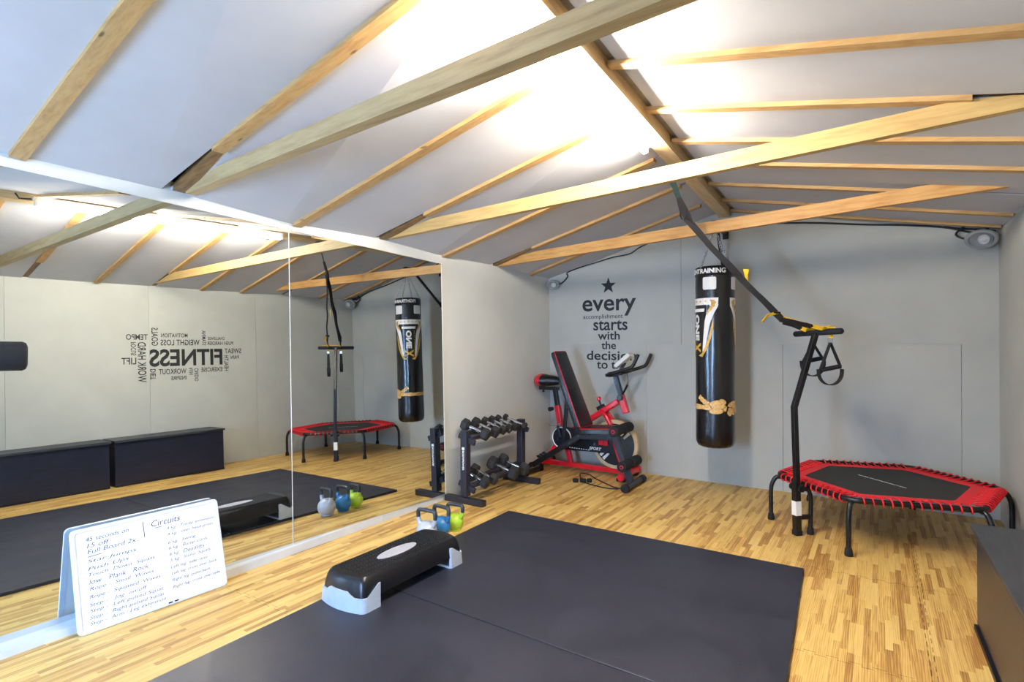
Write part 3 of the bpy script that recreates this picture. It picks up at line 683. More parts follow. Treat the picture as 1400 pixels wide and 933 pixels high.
for k in range(6):
    c = va(k, TR); out = (c - TC).normalized(); out.z = 0
    lg = MB(); a = c + V((0, 0, RZT)) - out * 0.02
    P_ = smoothpts([a + V((0, 0, -0.012)), c + out * 0.010 + V((0, 0, RZT - 0.018)), c + out * 0.034 + V((0, 0, RZT - 0.06)), c + out * 0.044 + V((0, 0, RZT - 0.12)), c + out * 0.044 + V((0, 0, 0.03))], 5)
    lg.tube(P_, 0.0150, 12); lo_ = obj('leg', lg, 'black', tramp, smooth=60)
    f = MB(); f.lathe([(0, 0), (0.022, 0.001), (0.024, 0.012), (0.020, 0.042), (0.0165, 0.05), (0.015, 0.05)], 16, M.Translation(c + out * 0.044)); obj('rubber_foot', f, 'matt', lo_, smooth=True)
# tiny line of print across the mat
p, p2 = V((2.905, 4.77, RZT + 0.0066)), V((3.180, 4.507, RZT + 0.0066)); d = (p2 - p)
bm = fit_bm(text_bm('FITNESS TRAMPOLINE MAX LOAD', 1, 0.02, 0.0003), d.length, 0.0125); xf(bm, frame((p + p2) / 2, d, V((-d.y, d.x, 0)), (0, 0, 1))); obj('print', bm, 'white', tramp)
# T-bar
PB = V((2.567, 4.195, 0)); KN = V((2.551, 4.203, 0.872)); HB = V((2.672, 4.312, 1.365))
tdir = (V((2.836, 4.171, 1.376)) - V((2.525, 4.469, 1.362))).normalized()
q = MB(); q.bar(PB + V((0, 0, 0.30)), KN, 0.034, 0.034, upv=tdir, bevel=0.004); q.bar(KN - (KN - PB).normalized() * 0.01, HB, 0.034, 0.034, upv=tdir, bevel=0.004); post = obj('handle_post', q, 'black', tramp)
q = MB(); q.bar(PB + V((0, 0, 0.002)), PB.lerp(KN, 0.42), 0.042, 0.042, upv=tdir, bevel=0.004); sl = obj('post_sleeve', q, 'black', tramp)
q = MB(); q.bar(PB, PB + V((0, 0, 0.035)), 0.049, 0.049, upv=tdir, bevel=0.005); obj('foot_cap', q, 'matt', sl)
q = MB(); q.bar(PB.lerp(KN, 0.155), PB.lerp(KN, 0.265), 0.0428, 0.0428, upv=tdir, bevel=0.0); obj('warning_label', q, 'white', sl, label='white warning sticker')
q = MB(); q.bar(V((2.525, 4.469, 1.362)), V((2.836, 4.171, 1.376)), 0.03, 0.03); b0 = q.bm; b0.free()
q = MB(); q.tube([V((2.525, 4.469, 1.362)), V((2.532, 4.462, 1.3625)), V((2.829, 4.178, 1.3755)), V((2.836, 4.171, 1.376))], [0.014, 0.0205, 0.0205, 0.014], 14); obj('foam_grip', q, 'foam', tramp, smooth=True)
lp = V((2.640, 4.262, 0))
q = MB(); q.tube(smoothpts([V((2.60, 4.235, RZT - 0.02)), lp + V((0, 0, RZT - 0.06)), lp + V((0, 0, 0.03))], 4), 0.014, 10); sl2 = obj('support_leg', q, 'black', tramp, smooth=True)
q = MB(); q.lathe([(0, 0), (0.021, 0.001), (0.022, 0.012), (0.018, 0.042), (0.0155, 0.05), (0.014, 0.05)], 16, M.Translation(lp)); obj('rubber_foot', q, 'matt', sl2, smooth=True)
for z in (0.12, 0.31):
    q = MB(); q.bar(PB + V((0, 0, z)), lp + V((0, 0, z)), 0.022, 0.03); obj('clamp', q, 'black', tramp)
kd = -(V((0.7, 0.7, 0))); 
q = MB(); q.tube([PB + V((0, 0, 0.322)) - tdir * 0.05, PB + V((0, 0, 0.322)) + tdir * 0.05], 0.011, 10)
for s in (-1, 1): q.tube([PB + V((0, 0, 0.322)) + tdir * (0.032 * s), PB + V((0, 0, 0.322)) + tdir * (0.05 * s)], 0.024, 10)
obj('locking_knob', q, 'black2', tramp, smooth=True)

# ================================================================== SUSPENSION TRAINER
AN = V((1.878, 3.60, 2.455)); ST = V((1.945, 3.722, 2.195))
tr_ = thing('suspension_trainer', 'black and yellow suspension strap hooked to the ridge beam and draped over the T-bar', 'suspension trainer', AN)
sd = V((0.80, 0.25, 0.35))
q = MB(); q.strap([AN, AN.lerp(ST, 0.5), ST], [0.04, 0.035, 0.03], 0.006, sd); obj('anchor_strap', q, 'bluegreen', tr_)
q = MB(); q.box(AN + V((0, 0, 0.0)), (0.05, 0.05, 0.008), bevel=0.001); obj('ceiling_hook', q, 'black', tr_)
q = MB(); q.strap([AN.lerp(ST, .72), ST, ST + V((.02, .03, -.05)), ST + V((.045, .05, -.11))], [.03, .052, .05, .036], 0.02, sd); obj('anchor_buckle', q, 'webbing', tr_)
q = MB(); q.tube([ST + V((0, 0, -0.02)) + sd * (0.022 * cos(a)) + V((0.0, 0.01, -0.045)) * sin(a) for a in [2 * pi * i / 14 for i in range(14)]], 0.0045, 6, closed=True); obj('carabiner', q, 'black', tr_, smooth=True)
ends = [V((2.500, 4.078, 1.452)), V((2.497, 4.255, 1.437))]
bars = [V((2.750, 4.253, 1.398)), V((2.642, 4.357, 1.392))]
for i, e in enumerate(ends):
    a = ST + V((0.012, 0.02, -0.06)); pts = [a.lerp(e, t_ / 14) + V((0, 0, -0.012 * sin(pi * t_ / 14))) + tdir * (0.004 * sin(t_ * 1.3 + i)) for t_ in range(15)]
    wds = [0.038 + 0.006 * sin(t_ * 1.1) for t_ in range(15)]
    q = MB(); ss = (sd, V((0.75, -0.50, 0.30)))[i]; q.strap(pts, wds, 0.006, ss); q.strap([p_ + V((0, 0, -0.009)) for p_ in pts[3:13]], 0.03, 0.005, sd); obj('strap', q, 'webbing', tr_)
    dd = (bars[i] - e).normalized()
    q = MB(); q.strap([e - dd * .02, e + dd * .05, bars[i] + V((0, 0, -0.012)) - dd * .05], 0.032, 0.007, sd); obj('strap', q, 'webbing', tr_)
    bk_ = pts[13]; q = MB(); q.bar(bk_ - dd * 0.02 + V((0, 0, .004)), bk_ + dd * 0.025 + V((0, 0, .004)), 0.045, 0.016, bevel=0.003); obj('buckle', q, 'black2', tr_)
# wrap over the bar in yellow
for i, e in enumerate(ends):
    g = bars[i]; q = MB()
    q.strap([e + V((0, 0, .012)), e.lerp(g, .5) + V((0, 0, -.004)), g + V((-.03, -.03, -.004)), g + V((0, 0, .007)), g + V((0.022, 0.022, -.004))], 0.028, 0.004, sd); obj('yellow_web', q, 'yellow', tr_)
q = MB(); a = V((2.655, 4.33, 1.398)); b_ = V((2.80, 4.20, 1.402)); q.strap([a, a.lerp(b_, .5) + V((0, 0, .004)), b_], 0.018, 0.005, (0.7, 0.7, 0.2)); obj('yellow_web', q, 'yellow', tr_)
tp = V((2.462, 4.055, 1.492)); q = MB(); q.strap([tp + V((.04, .03, -.02)), tp + V((0.01, 0, .01)), tp + V((-.045, -.045, -.01)), tp + V((-.075, -.075, -.055))], [0.02, .022, .022, .024], 0.003, (0.3, -0.3, 0.9)); obj('yellow_tab', q, 'yellow', tr_)
tp = V((2.288, 3.990, 1.775)); q = MB(); q.strap([tp + V((.006, .006, -.072)), tp + V((0, 0, -.02)), tp, tp + V((0, 0, .022))], [0.010, .020, .030, .036], 0.003, sd); obj('yellow_tab', q, 'yellow', tr_)
# hanging handles with foot cradles
for i, hp in enumerate((V((2.762, 4.262, 1.372)), V((2.650, 4.368, 1.368)))):
    hd = V((0.80, 0.60, 0)); sh = (0.0, 0.055)[i]
    q = MB(); q.strap([hp + V((0, 0, 0.024)), hp + V((0.012, 0.012, 0.0)), hp + V((0, 0, -0.05))], 0.028, 0.006, tdir); obj('yellow_web', q, 'yellow', tr_)
    q = MB(); q.box(hp + V((0, 0, -0.058)), (0.036, 0.012, 0.032), M.Rotation(atan2(tdir.y, tdir.x), 3, 'Z'), bevel=0.003); obj('buckle', q, 'chrome', tr_, label='silver buckle')
    a = hp + V((0, 0, -0.07)); sdv = hd.cross(V((0, 0, 1)))
    g0 = a + V((0, 0, -0.185 + sh)) - hd * 0.070; g1 = a + V((0, 0, -0.160 + sh)) + hd * 0.068
    q = MB(); q.strap([a, a.lerp(g0, .5), g0], [.026, .03, .03], 0.006, sdv); q.strap([a, a.lerp(g1, .5), g1], [.026, .028, .028], 0.006, sdv); obj('strap', q, 'webbing', tr_)
    q = MB(); q.tube([g0, g1], 0.0155, 12); obj('handle', q, 'foam', tr_, smooth=True)
    cpt = (g0 + g1) / 2; loop = []
    for j in range(17):
        an = pi * j / 16; loop.append(cpt + hd * (-0.082 * cos(an)) + V((0, 0, -0.105 * sin(an) ** 0.8 - 0.006)))
    q = MB(); q.strap(loop, 0.034, 0.006, sdv); obj('foot_cradle', q, 'webbing', tr_)

# ================================================================== STEP PLATFORM
SX0, SX1, SY0, SY1, SZ0, SZ1 = 0.692, 1.0, 1.776, 2.575, 0.0205, 0.175
st = thing('aerobic_step', 'black and grey aerobic step platform on the left edge of the rubber mat', 'step', ((SX0 + SX1) / 2, (SY0 + SY1) / 2, SZ0))
scx, scy = (SX0 + SX1) / 2, (SY0 + SY1) / 2
def stepring(ins, z, z2=None):
    wd, ln = SX1 - SX0 - 2 * ins, SY1 - SY0 - 2 * ins; out = []
    r_ = 0.035
    for p in rrect(wd, ln, r_, 5):
        bul = 0.030 * (1 - (2 * p[0] / wd) ** 2) * (1 if p[1] > 0 else -1) if abs(p[1]) > ln / 2 - r_ - 1e-6 else 0
        out.append((scx + p[0], scy + p[1] + bul - (0.018 if p[1] > 0 else -0.018), z))
    # extra points along ends
    return out
def densify(lp, n=3):
    out = []
    for i in range(len(lp)):
        a, b_ = V(lp[i]), V(lp[(i + 1) % len(lp)]); k = 12 if (b_ - a).length > 0.1 else 1
        for j in range(k): out.append(a.lerp(b_, j / k))
    res = []
    for p in out:
        ly = abs(p.y - scy)
        if ly > (SY1 - SY0) / 2 - 0.06: p = V((p.x, scy + (1 if p.y > scy else -1) * 1 * ly, p.z))
        res.append(p)
    return res
def stepring2(ins, z):
    wd, ln = (SX1 - SX0) / 2 - ins, (SY1 - SY0) / 2 - ins; r_ = 0.030; pts = []
    def endy(x): return ln - 0.032 * (x / wd) ** 2
    xs_ = [wd - r_ - (2 * (wd - r_)) * i / 12 for i in range(13)]
    for x in xs_[::1]: pts.append((x, endy(x)))
    yl = endy(wd - r_)
    for i in range(1, 5): a = radians(90 + 90 * i / 4); pts.append((-wd + r_ + r_ * cos(a), yl - r_ + r_ * sin(a)))
    for i in range(1, 10): pts.append((-wd, (yl - r_) * (1 - 2 * i / 10)))
    for i in range(0, 5): a = radians(180 + 90 * i / 4); pts.append((-wd + r_ + r_ * cos(a), -yl + r_ + r_ * sin(a)))
    for x in xs_[::-1][1:]: pts.append((x, -endy(x)))
    for i in range(1, 5): a = radians(270 + 90 * i / 4); pts.append((wd - r_ + r_ * cos(a), -yl + r_ + r_ * sin(a)))
    for i in range(1, 10): pts.append((wd, -(yl - r_) * (1 - 2 * i / 10)))
    for i in range(0, 4): a = radians(90 * i / 4); pts.append((wd - r_ + r_ * cos(a), yl - r_ + r_ * sin(a)))
    return [(scx + x, scy + y, z) for x, y in pts]
q = MB(); q.loft([stepring2(0.004, 0.078), stepring2(0.007, 0.11), stepring2(0.016, 0.150), stepring2(0.022, 0.163), stepring2(0.032, SZ1)]); obj('deck', q, 'deck', st, smooth=35)
# embossed tread pattern: too fine to pick apart, one part
q = MB(); 
for i in range(11):
    for j in range(34):
        x = scx - 0.105 + i * 0.021; y = scy - 0.325 + j * 0.0197 + (0.0098 if i % 2 else 0)
        if ((x - scx) / 0.056) ** 2 + ((y - scy) / 0.150) ** 2 < 1: continue
        if abs(y - scy) > 0.325: continue
        sgn = 1 if i % 2 else -1
        q.prism([(x - 0.0085, y - 0.004 * sgn), (x + 0.0085, y + 0.004 * sgn - 0.003), (x + 0.0085, y + 0.004 * sgn + 0.003), (x - 0.0085, y - 0.004 * sgn + 0.006)], SZ1 - 0.0005, SZ1 + 0.0018)
o = obj('tread_pattern', q, 'black2', st); o['kind'] = 'stuff'
q = MB(); q.prism([(scx + 0.046 * cos(a), scy + 0.140 * sin(a)) for a in [2 * pi * i / 32 for i in range(32)]], SZ1, SZ1 + 0.0022); obj('oval_plate', q, 'oval', st)
for s in (-1, 1):
    # grey riser: follows the curved end, arms come forward along both sides, notched top edge
    P_ = [V(p) - V((scx, scy, 0)) for p in stepring2(0.0, 0)]
    P_ = [p for p in P_ if p.y * s > (SY1 - SY0) / 2 - 0.135]
    P_.sort(key=lambda p: atan2(p.x, (p.y * s - 0.20)))
    P_ = [V((P_[0].x, s * ((SY1 - SY0) / 2 - 0.135), 0))] + P_ + [V((P_[-1].x, s * ((SY1 - SY0) / 2 - 0.135), 0))]
    out, inn = [], []
    n = len(P_)
    for p in P_:
        dy = (SY1 - SY0) / 2 - p.y * s
        ax_ = abs(p.x)
        if dy > 0.075: ht = 0.134
        elif dy > 0.055: ht = 0.112
        elif ax_ > 0.095: ht = 0.088
        elif ax_ > 0.08: ht = 0.098
        else: ht = 0.112
        out.append((p, ht))
    q = MB(); lo_, li_ = [], []
    for p, ht in out:
        ctr = V((0, s * 0.20, 0)); ip = p - V((p.x, p.y - s * 0.20, 0)).normalized() * 0.008
        fl = 1.035
        lo_.append([V((scx + p.x * fl, scy + p.y + s * 0.006, SZ0)), V((scx + p.x * 1.004, scy + p.y + s * 0.002, ht)), V((scx + ip.x, scy + ip.y, ht)), V((scx + ip.x, scy + ip.y, SZ0))])
    q.loft(lo_); rs_ = obj('riser', q, 'riser', st, smooth=30)
    q = MB(); ring = [(scx + p.x * 0.97, scy + p.y * 0.985) for p, h in out]
    q.prism(ring, SZ0, SZ0 + 0.012); obj('riser_base', q, 'riser', st)

# ================================================================== KETTLEBELLS
def kettle(loc, m_, lb, rz=0.0, K=1.0):
    t = thing('kettlebell', lb, 'kettlebell', loc, 'kettlebells behind the step'); l3 = V(loc); R_ = M.Rotation(rz, 3, 'Z')
    q = MB(); prof = [(0, 0), (0.040, 0.0), (0.050, 0.006)] + [(0.069 * cos(a), 0.066 + 0.069 * sin(a)) for a in [radians(-52 + 10 * i) for i in range(14)]] + [(0.008, 0.13), (0, 0.13)]
    q.lathe(prof, 28, M.Translation(l3) @ M.Scale(K, 4)); b_ = obj('ball', q, m_, t, smooth=True)
    for s in (-1, 1):
        q = MB(); q.tube([l3 + R_ @ V(p) * K for p in smoothpts([(0.042 * s, 0, 0.096), (0.062 * s, 0, 0.122), (0.070 * s, 0, 0.150)], 4)], [0.019, .0185, .018, .0172, .0165, .016, .0155, .015, .0148], 12); obj('horn', q, m_, t, smooth=True)
    q = MB(); q.tube([l3 + R_ @ V(p) * K for p in smoothpts([(-0.070, 0, 0.149), (-0.0725, 0, 0.180), (-0.067, 0, 0.196), (-0.052, 0, 0.203), (0, 0, 0.204), (0.052, 0, 0.203), (0.067, 0, 0.196), (0.0725, 0, 0.180), (0.070, 0, 0.149)], 4)], 0.0135, 12); obj('handle', q, 'bellhandle', t, smooth=True)
kettle((0.545, 2.742, 0), 'grey_bell', 'pale grey kettlebell with dark handle, nearest the step', 0.05, 0.99)
kettle((0.545, 2.890, 0), 'blue_bell', 'blue kettlebell between the grey and the lime one', -0.05, 0.93)
kettle((0.560, 3.018, 0), 'green_bell', 'lime green kettlebell, furthest of the three from the step', 0.1, 0.86)

# ================================================================== WHITEBOARD
BL_, BR_ = V((0.082, 0.985, 0.003)), V((0.098, 1.640, 0.003)); TLb, TRb = V((-0.038, 1.004, 0.448)), V((-0.012, 1.672, 0.448))
bx = ((BR_ - BL_) + (TRb - TLb)).normalized(); by = ((TLb - BL_) + (TRb - BR_)); BH = by.length / 2; by = (by - bx * by.dot(bx)).normalized(); bz = bx.cross(by)
BW = ((BR_ - BL_).length + (TRb - TLb).length) / 2; BCN = (BL_ + BR_ + TLb + TRb) / 4
wb = thing('whiteboard', 'small whiteboard with handwritten circuit list leaning on the mirror', 'whiteboard', (BL_ + BR_) / 2)
F = frame(BCN, bx, by, bz)
q = MB(); q.prism(rrect(BW - 0.02, BH - 0.02, 0.012), -0.010, -0.0015, F); obj('board', q, 'board', wb)
q = MB(); o_ = rrect(BW, BH, 0.022); i_ = rrect(BW - 0.042, BH - 0.040, 0.012)
def lp3(p, z): return [F @ V((x, y, z)) for x, y in p]
q.loft([lp3(o_, -0.013), lp3(o_, 0.000), lp3(rrect(BW - 0.008, BH - 0.008, 0.02), 0.003), lp3(rrect(BW - 0.03, BH - 0.03, 0.014), 0.003), lp3(i_, -0.001), lp3(i_, -0.013), lp3(o_, -0.013)], cap=False); obj('frame', q, 'bframe', wb, smooth=30)
def write(s, u, v, wd, ht=0.019, bold=-0.002, sh=0.25):
    bm = fit_bm(text_bm(s, 1, bold, 0.0, sh), wd, ht); bm2 = xf(bm, F @ M.Translation(((u - 0.5) * BW + wd / 2, (0.5 - v) * BH, -0.0009)) @ M.Rotation(random.uniform(-.012, .012), 4, 'Z')); obj('handwriting', bm2, 'ink', wb)
for s, v, u, wd in (('45 seconds on', .115, .085, .175), ('15 off', .178, .09, .09), ('Full Board 2x', .235, .09, .20), ('Star Jumps', .335, .085, .20), ('Push Ups', .405, .085, .165), ('Touch  Down  Squats', .465, .085, .275), ('low   Plank   Rock', .530, .085, .245), ('Rope -  Small  Waves', .600, .085, .265), ('Rope -  Squatted  Waves', .675, .08, .295), ('Step -   Jog  on/off', .745, .075, .235), ('Step -  Left pulsed Squat', .805, .075, .305), ('Step -  Right pulsed Squat', .865, .07, .31), ('Step -  Arm / Leg extension', .92, .07, .315)):
    write(s, u, v, wd, 0.020)
write('Circuits', .50, .115, .135, .030)
q = MB()
for (x0, y0, x1, y1) in ((.09, .285, .17, .283), (.52, .165, .57, .163), (.445, .07, .448, .235)):
    a = F @ V(((x0 - .5) * BW, (.5 - y0) * BH, -0.0009)); b_ = F @ V(((x1 - .5) * BW, (.5 - y1) * BH, -0.0009)); q.strap([a, b_], 0.003, 0.0006, bx if abs(y1 - y0) > .05 else by)
obj('ruled_line', q, 'ink', wb)
for k_, s, v in (('4 kg', 'Tricep extension', .205), ('4 kg', 'over head press', .27), ('6 kg', 'Swing', .36), ('6 kg', 'Bicep curls', .42), ('6 kg', 'Deadlifts', .485), ('5 kg', 'Sumo  Squats', .55)):
    write(k_, .60, v, .045, .018); write(s, .70, v, .0095 * len(s) + .02, .018)
for s, v in (('Left leg  side raise', .625), ('Left leg  cross over back', .69), ('Right leg  pulse back', .76), ('Right leg  cross over side', .83)): write(s, .60, v, .009 * len(s), .018)
q = MB(); 
for s in (-0.014, 0.014): q.box(F @ V((s + 0.06, -BH / 2 + 0.012, 0.004)), (0.018, 0.006, 0.006), M((bx, by, bz)).transposed(), bevel=0.001)
obj('clip', q, 'matt', wb)

# ================================================================== DUMBBELL RACK
rk = thing('dumbbell_rack', 'black steel two-tier dumbbell rack against the left wall', 'rack', (0.21, 4.0, 0))
for y, nm in ((3.585, 0), (4.430, 1)):
    fq = MB(); fq.box((0.222, y - 0.03 if not nm else y - 0.02, 0.026), (0.392, 0.052, 0.05), bevel=0.004); obj('foot', fq, 'steel', rk)
    q = MB(); q.box((0.205, y, 0.318), (0.06, 0.062, 0.535), bevel=0.004); p_ = obj('post', q, 'steel', rk)
    if not nm:
        bm = fit_bm(text_bm('BODYPOWER', 1, 0.03, 0.0003), 0.16, 0.020); xf(bm, M.Rotation(-pi / 2, 4, 'Z')); xf(bm, frame((0.205, y - 0.0315, 0.345), (1, 0, 0), (0, 0, 1), (0, -1, 0))); obj('lettering', bm, 'white', p_)
        q = MB(); q.box((0.205, y - 0.0314, 0.442), (0.026, 0.001, 0.022)); obj('badge', q, 'white', p_)
tl = radians(19)
for z0 in (0.545, 0.165):
    k0 = 0.611 if z0 > .3 else 0.221
    for x in (0.176, 0.248):
        z = k0 - 0.365 * (x - 0.12) - 0.0165 - 0.021
        q = MB(); q.box((x, 4.008, z), (0.036, 0.815, 0.036), M.Rotation(tl, 3, 'Y'), bevel=0.004); obj('rail', q, 'steel', rk)
    for y in (3.585, 4.430):
        q = MB(); q.box((0.212, y + (0.012 if y < 4 else -0.012), k0 - 0.365 * 0.092 - 0.062), (0.17, 0.026, 0.045), M.Rotation(tl, 3, 'Y'), bevel=0.003); obj('bracket', q, 'steel', rk)
# hex dumbbell prototype, along local x, total length 0.265 for unit scale
def dumb_proto(hd, ln, name_label, grp, mtx):
    t = thing('hex_dumbbell', name_label, 'dumbbell', (0, 0, 0), grp)
    for s in (-1, 1):
        q = MB(); ap = hd / 2; hl = hd * 0.66; x0 = ln / 2 - hl
        def ring(x, k): return [(s * x, k * ap * cos(pi / 3 * i + pi / 6) * 1.0, k * ap * sin(pi / 3 * i + pi / 6)) for i in range(6)]
        q.loft([ring(x0, .72), ring(x0 + hl * .14, .98), ring(x0 + hl * .22, 1.0), ring(x0 + hl * .78, 1.0), ring(x0 + hl * .92, .86), ring(ln / 2, .60)]); obj('head', q, 'hexr', t)
    q = MB(); g = ln / 2 - hd * 0.6
    q.tube([(-g, 0, 0), (-g * .6, 0, 0), (0, 0, 0), (g * .6, 0, 0), (g, 0, 0)], [.0125, .0135, .0155, .0135, .0125], 12)
    for s in (-1, 1): q.tube([(s * (g - .006), 0, 0), (s * (g + 0.004), 0, 0)], 0.019, 12)
    obj('handle', q, 'chrome', t, smooth=True); t.matrix_world = mtx; return t
def dmx(a, b, roll_=0.0):
    a, b = V(a), V(b); x = (b - a).normalized(); y = V((0, 0, 1)).cross(x).normalized(); z = x.cross(y); return frame((a + b) / 2, x, y, z) @ M.Rotation(roll_, 4, 'X')
topr = [((.115, 3.700, .626), (.302, 3.732, .560), .106, .270, 'hex dumbbell on the upper tier, leftmost and nearest the mirror'),
        ((.115, 3.842, .624), (.302, 3.872, .556), .100, .265, 'hex dumbbell on the upper tier, second from the mirror'),
        ((.120, 3.968, .616), (.300, 3.992, .550), .084, .245, 'smaller hex dumbbell on the upper tier, third from the mirror'),
        ((.120, 4.068, .615), (.300, 4.088, .549), .082, .24, 'smaller hex dumbbell on the upper tier, fourth from the mirror'),
        ((.120, 4.166, .612), (.300, 4.186, .546), .076, .235, 'small hex dumbbell on the upper tier, fifth from the mirror'),
        ((.120, 4.290, .612), (.312, 4.330, .528), .066, .245, 'smallest hex dumbbell, tilted at the bike end of the upper tier')]
botr = [((.125, 3.690, .236), (.318, 3.706, .170), .100, .262, 'hex dumbbell on the lower tier, leftmost behind the post'),
        ((.120, 3.812, .238), (.318, 3.836, .171), .100, .262, 'hex dumbbell on the lower tier, second from the left post'),
        ((.115, 4.085, .252), (.328, 4.128, .178), .128, .300, 'big hex dumbbell on the lower tier, left one of the two big ones'),
        ((.115, 4.246, .252), (.328, 4.300, .178), .124, .296, 'big hex dumbbell on the lower tier, at the bike end')]
for lst, g in ((topr, 'dumbbells on the upper tier'), (botr, 'dumbbells on the lower tier')):
    for a, b_, hd, ln, lb in lst:
        k0 = 0.611 if 'upper' in g else 0.221; a = (a[0], a[1], k0 - 0.365 * (a[0] - 0.12)); b_ = (b_[0], b_[1], k0 - 0.365 * (b_[0] - 0.12))
        dumb_proto(hd, ln, lb, g, dmx(a, b_, random.choice((0, 0.04, -0.05))))

# ================================================================== WEIGHT BENCH  (runs along x, centre y = 4.76)
YBN = 4.765
wbn = thing('weight_bench', 'black adjustable weight bench with red piping in front of the exercise bike', 'weight bench', (0.65, YBN, 0))
def pad(name, a, b, th, wd, taper=1.0):
    """a,b: (x,z) ends of the upper face's centre line"""
    a3, b3 = V((a[0], YBN, a[1])), V((b[0], YBN, b[1])); x = (b3 - a3).normalized(); y = V((0, 1, 0)); z = x.cross(y)
    if z.z < 0 and abs(x.z) < 0.9: z = -z
    if abs(x.z) >= 0.5 and z.x < 0: z = -z
    Lp = (b3 - a3).length; F_ = frame((a3 + b3) / 2, x, y, z); q_ = MB()
    def ring(ins, zz): 
        return [F_ @ V((px_, py_ * (1 + (taper - 1) * (px_ / Lp + .5)), zz)) for px_, py_ in rrect(Lp - 2 * ins, wd - 2 * ins, 0.022, 4)]
    q_.loft([ring(0.012, -th), ring(0.0, -th + 0.01), ring(0.0, -0.010), ring(0.004, -0.003), ring(0.012, 0)]); o = obj(name, q_, 'vinyl', wbn, smooth=40)
    q_ = MB(); q_.tube([F_ @ V((px_, py_ * (1 + (taper - 1) * (px_ / Lp + .5)), -0.006)) for px_, py_ in rrect(Lp - 0.004, wd - 0.004, 0.022, 4)], 0.0042, 6, closed=True); obj('piping', q_, 'redpipe', o, smooth=True)
    return o
pad('backrest', (0.735, 0.515), (0.448, 1.225), 0.055, 0.275, 0.86)
pad('seat', (0.710, 0.512), (1.035, 0.535), 0.062, 0.275, 1.0)
q = MB(); q.bar((0.14, YBN, 0.085), (0.66, YBN, 0.418), 0.05, 0.058, upv=(0, 1, 0)); q.bar((0.64, YBN, 0.410), (1.02, YBN, 0.445), 0.05, 0.05, upv=(0, 1, 0)); mbm = obj('main_beam', q, 'black', wbn)
for i in range(3):
    a = V((0.20 + i * 0.032, YBN, 0.172 + i * 0.020)); q = MB(); q.box(a, (0.012, 0.04, 0.034), M.Rotation(-radians(62), 3, 'Y'), bevel=0.002); obj('ladder_tooth', q, 'black', wbn)
q = MB(); q.bar((0.47, YBN - 0.0, 0.30), (0.525, YBN, 0.80), 0.036, 0.022, upv=(0, 1, 0)); obj('backrest_strut', q, 'black', wbn)
q = MB(); q.bar((0.65, YBN, 0.455), (0.46, YBN, 0.95), 0.06, 0.03, upv=(0, 1, 0)); obj('backrest_frame', q, 'black', wbn)
q = MB(); q.bar((0.14, YBN - 0.15, 0.036), (0.14, YBN + 0.13, 0.036), 0.05, 0.05); obj('rear_foot', q, 'black', wbn)
for s in (-1.1, 0.95):
    q = MB(); q.box((0.14, YBN + s * 0.135, 0.036), (0.066, 0.05, 0.07), bevel=0.012); obj('rubber_cap', q, 'matt', wbn)
q = MB(); q.bar((1.0, YBN, 0.475), (1.165, YBN, 0.045), 0.05, 0.055, upv=(0, 1, 0)); obj('front_leg', q, 'steel', wbn)
q = MB(); q.tube([(1.195, YBN - 0.20, 0.037), (1.185, YBN + 0.22, 0.037)], 0.027, 14); ff = obj('front_foot', q, 'steel', wbn, smooth=True)
for y in (YBN - 0.20, YBN + 0.22):
    q = MB(); q.tube([(1.19, y - .02, 0.037), (1.19, y - .018, 0.037), (1.19, y + .018, 0.037), (1.19, y + .02, 0.037)], [.03, .036, .036, .03], 14); obj('end_cap', q, 'matt', ff, smooth=True)
for x, z in ((1.072, 0.515), (1.150, 0.212)):
    q = MB(); q.tube([(x, YBN - 0.19, z), (x, YBN + 0.21, z)], 0.012, 10); ax = obj('roller_axle', q, 'black', wbn, smooth=True)
    for s in (-1, 1):
        a, b_ = YBN + (s * 0.028), YBN + s * (0.185 if s < 0 else 0.205); q = MB()
        q.tube([(x, a, z), (x, a + s * 0.004, z), (x, b_ - s * 0.008, z), (x, b_, z)], [.040, .047, .047, .038], 18); obj('foam_roller', q, 'foam', wbn, smooth=True)
        q = MB(); q.tube([(x, b_ - s * .002, z), (x, b_ + s * 0.003, z)], [.019, .016], 14); obj('roller_cap', q, 'redpipe', wbn, smooth=True)

# ================================================================== EXERCISE BIKE (runs along x, centre y = 5.07)
YK = 5.075
bk = thing('exercise_bike', 'red and black spin exercise bike against the back wall', 'exercise bike', (0.55, YK, 0))
q = MB(); q.bar((0.07, YK, 0.062), (1.02, YK, 0.058), 0.05, 0.045); obj('base_rail', q, 'red', bk)
for x, nm in ((1.03, 'front_stabiliser'), (0.06, 'rear_stabiliser')):
    q = MB(); q.tube([(x, YK - 0.20, 0.05), (x, YK + 0.20, 0.05)], 0.03, 14); sb = obj(nm, q, 'red', bk, smooth=True)
    for s in (-1, 1):
        q = MB(); q.tube([(x, YK + s * .185, 0.05), (x, YK + s * .225, 0.05)], 0.034, 14); obj('end_cap', q, 'black2' if x < .5 else 'red', sb, smooth=True)
        q = MB(); q.box((x - 0.02, YK + s * 0.155, 0.016), (0.09, 0.055, 0.03), bevel=0.008); obj('rubber_foot', q, 'matt', sb)
q = MB(); q.bar((0.10, YK, 0.075), (0.30, YK, 0.32), 0.045, 0.06, upv=(0, 1, 0)); q.bar((0.40, YK, 0.075), (0.325, YK, 0.36), 0.045, 0.05, upv=(0, 1, 0)); q.bar((0.31, YK, 0.30), (0.245, YK, 0.655), 0.05, 0.062, upv=(0, 1, 0)); obj('rear_frame', q, 'red', bk)
q = MB(); q.bar((0.246, YK, 0.64), (0.215, YK, 0.835), 0.04, 0.048, upv=(0, 1, 0)); obj('seat_post', q, 'black', bk)
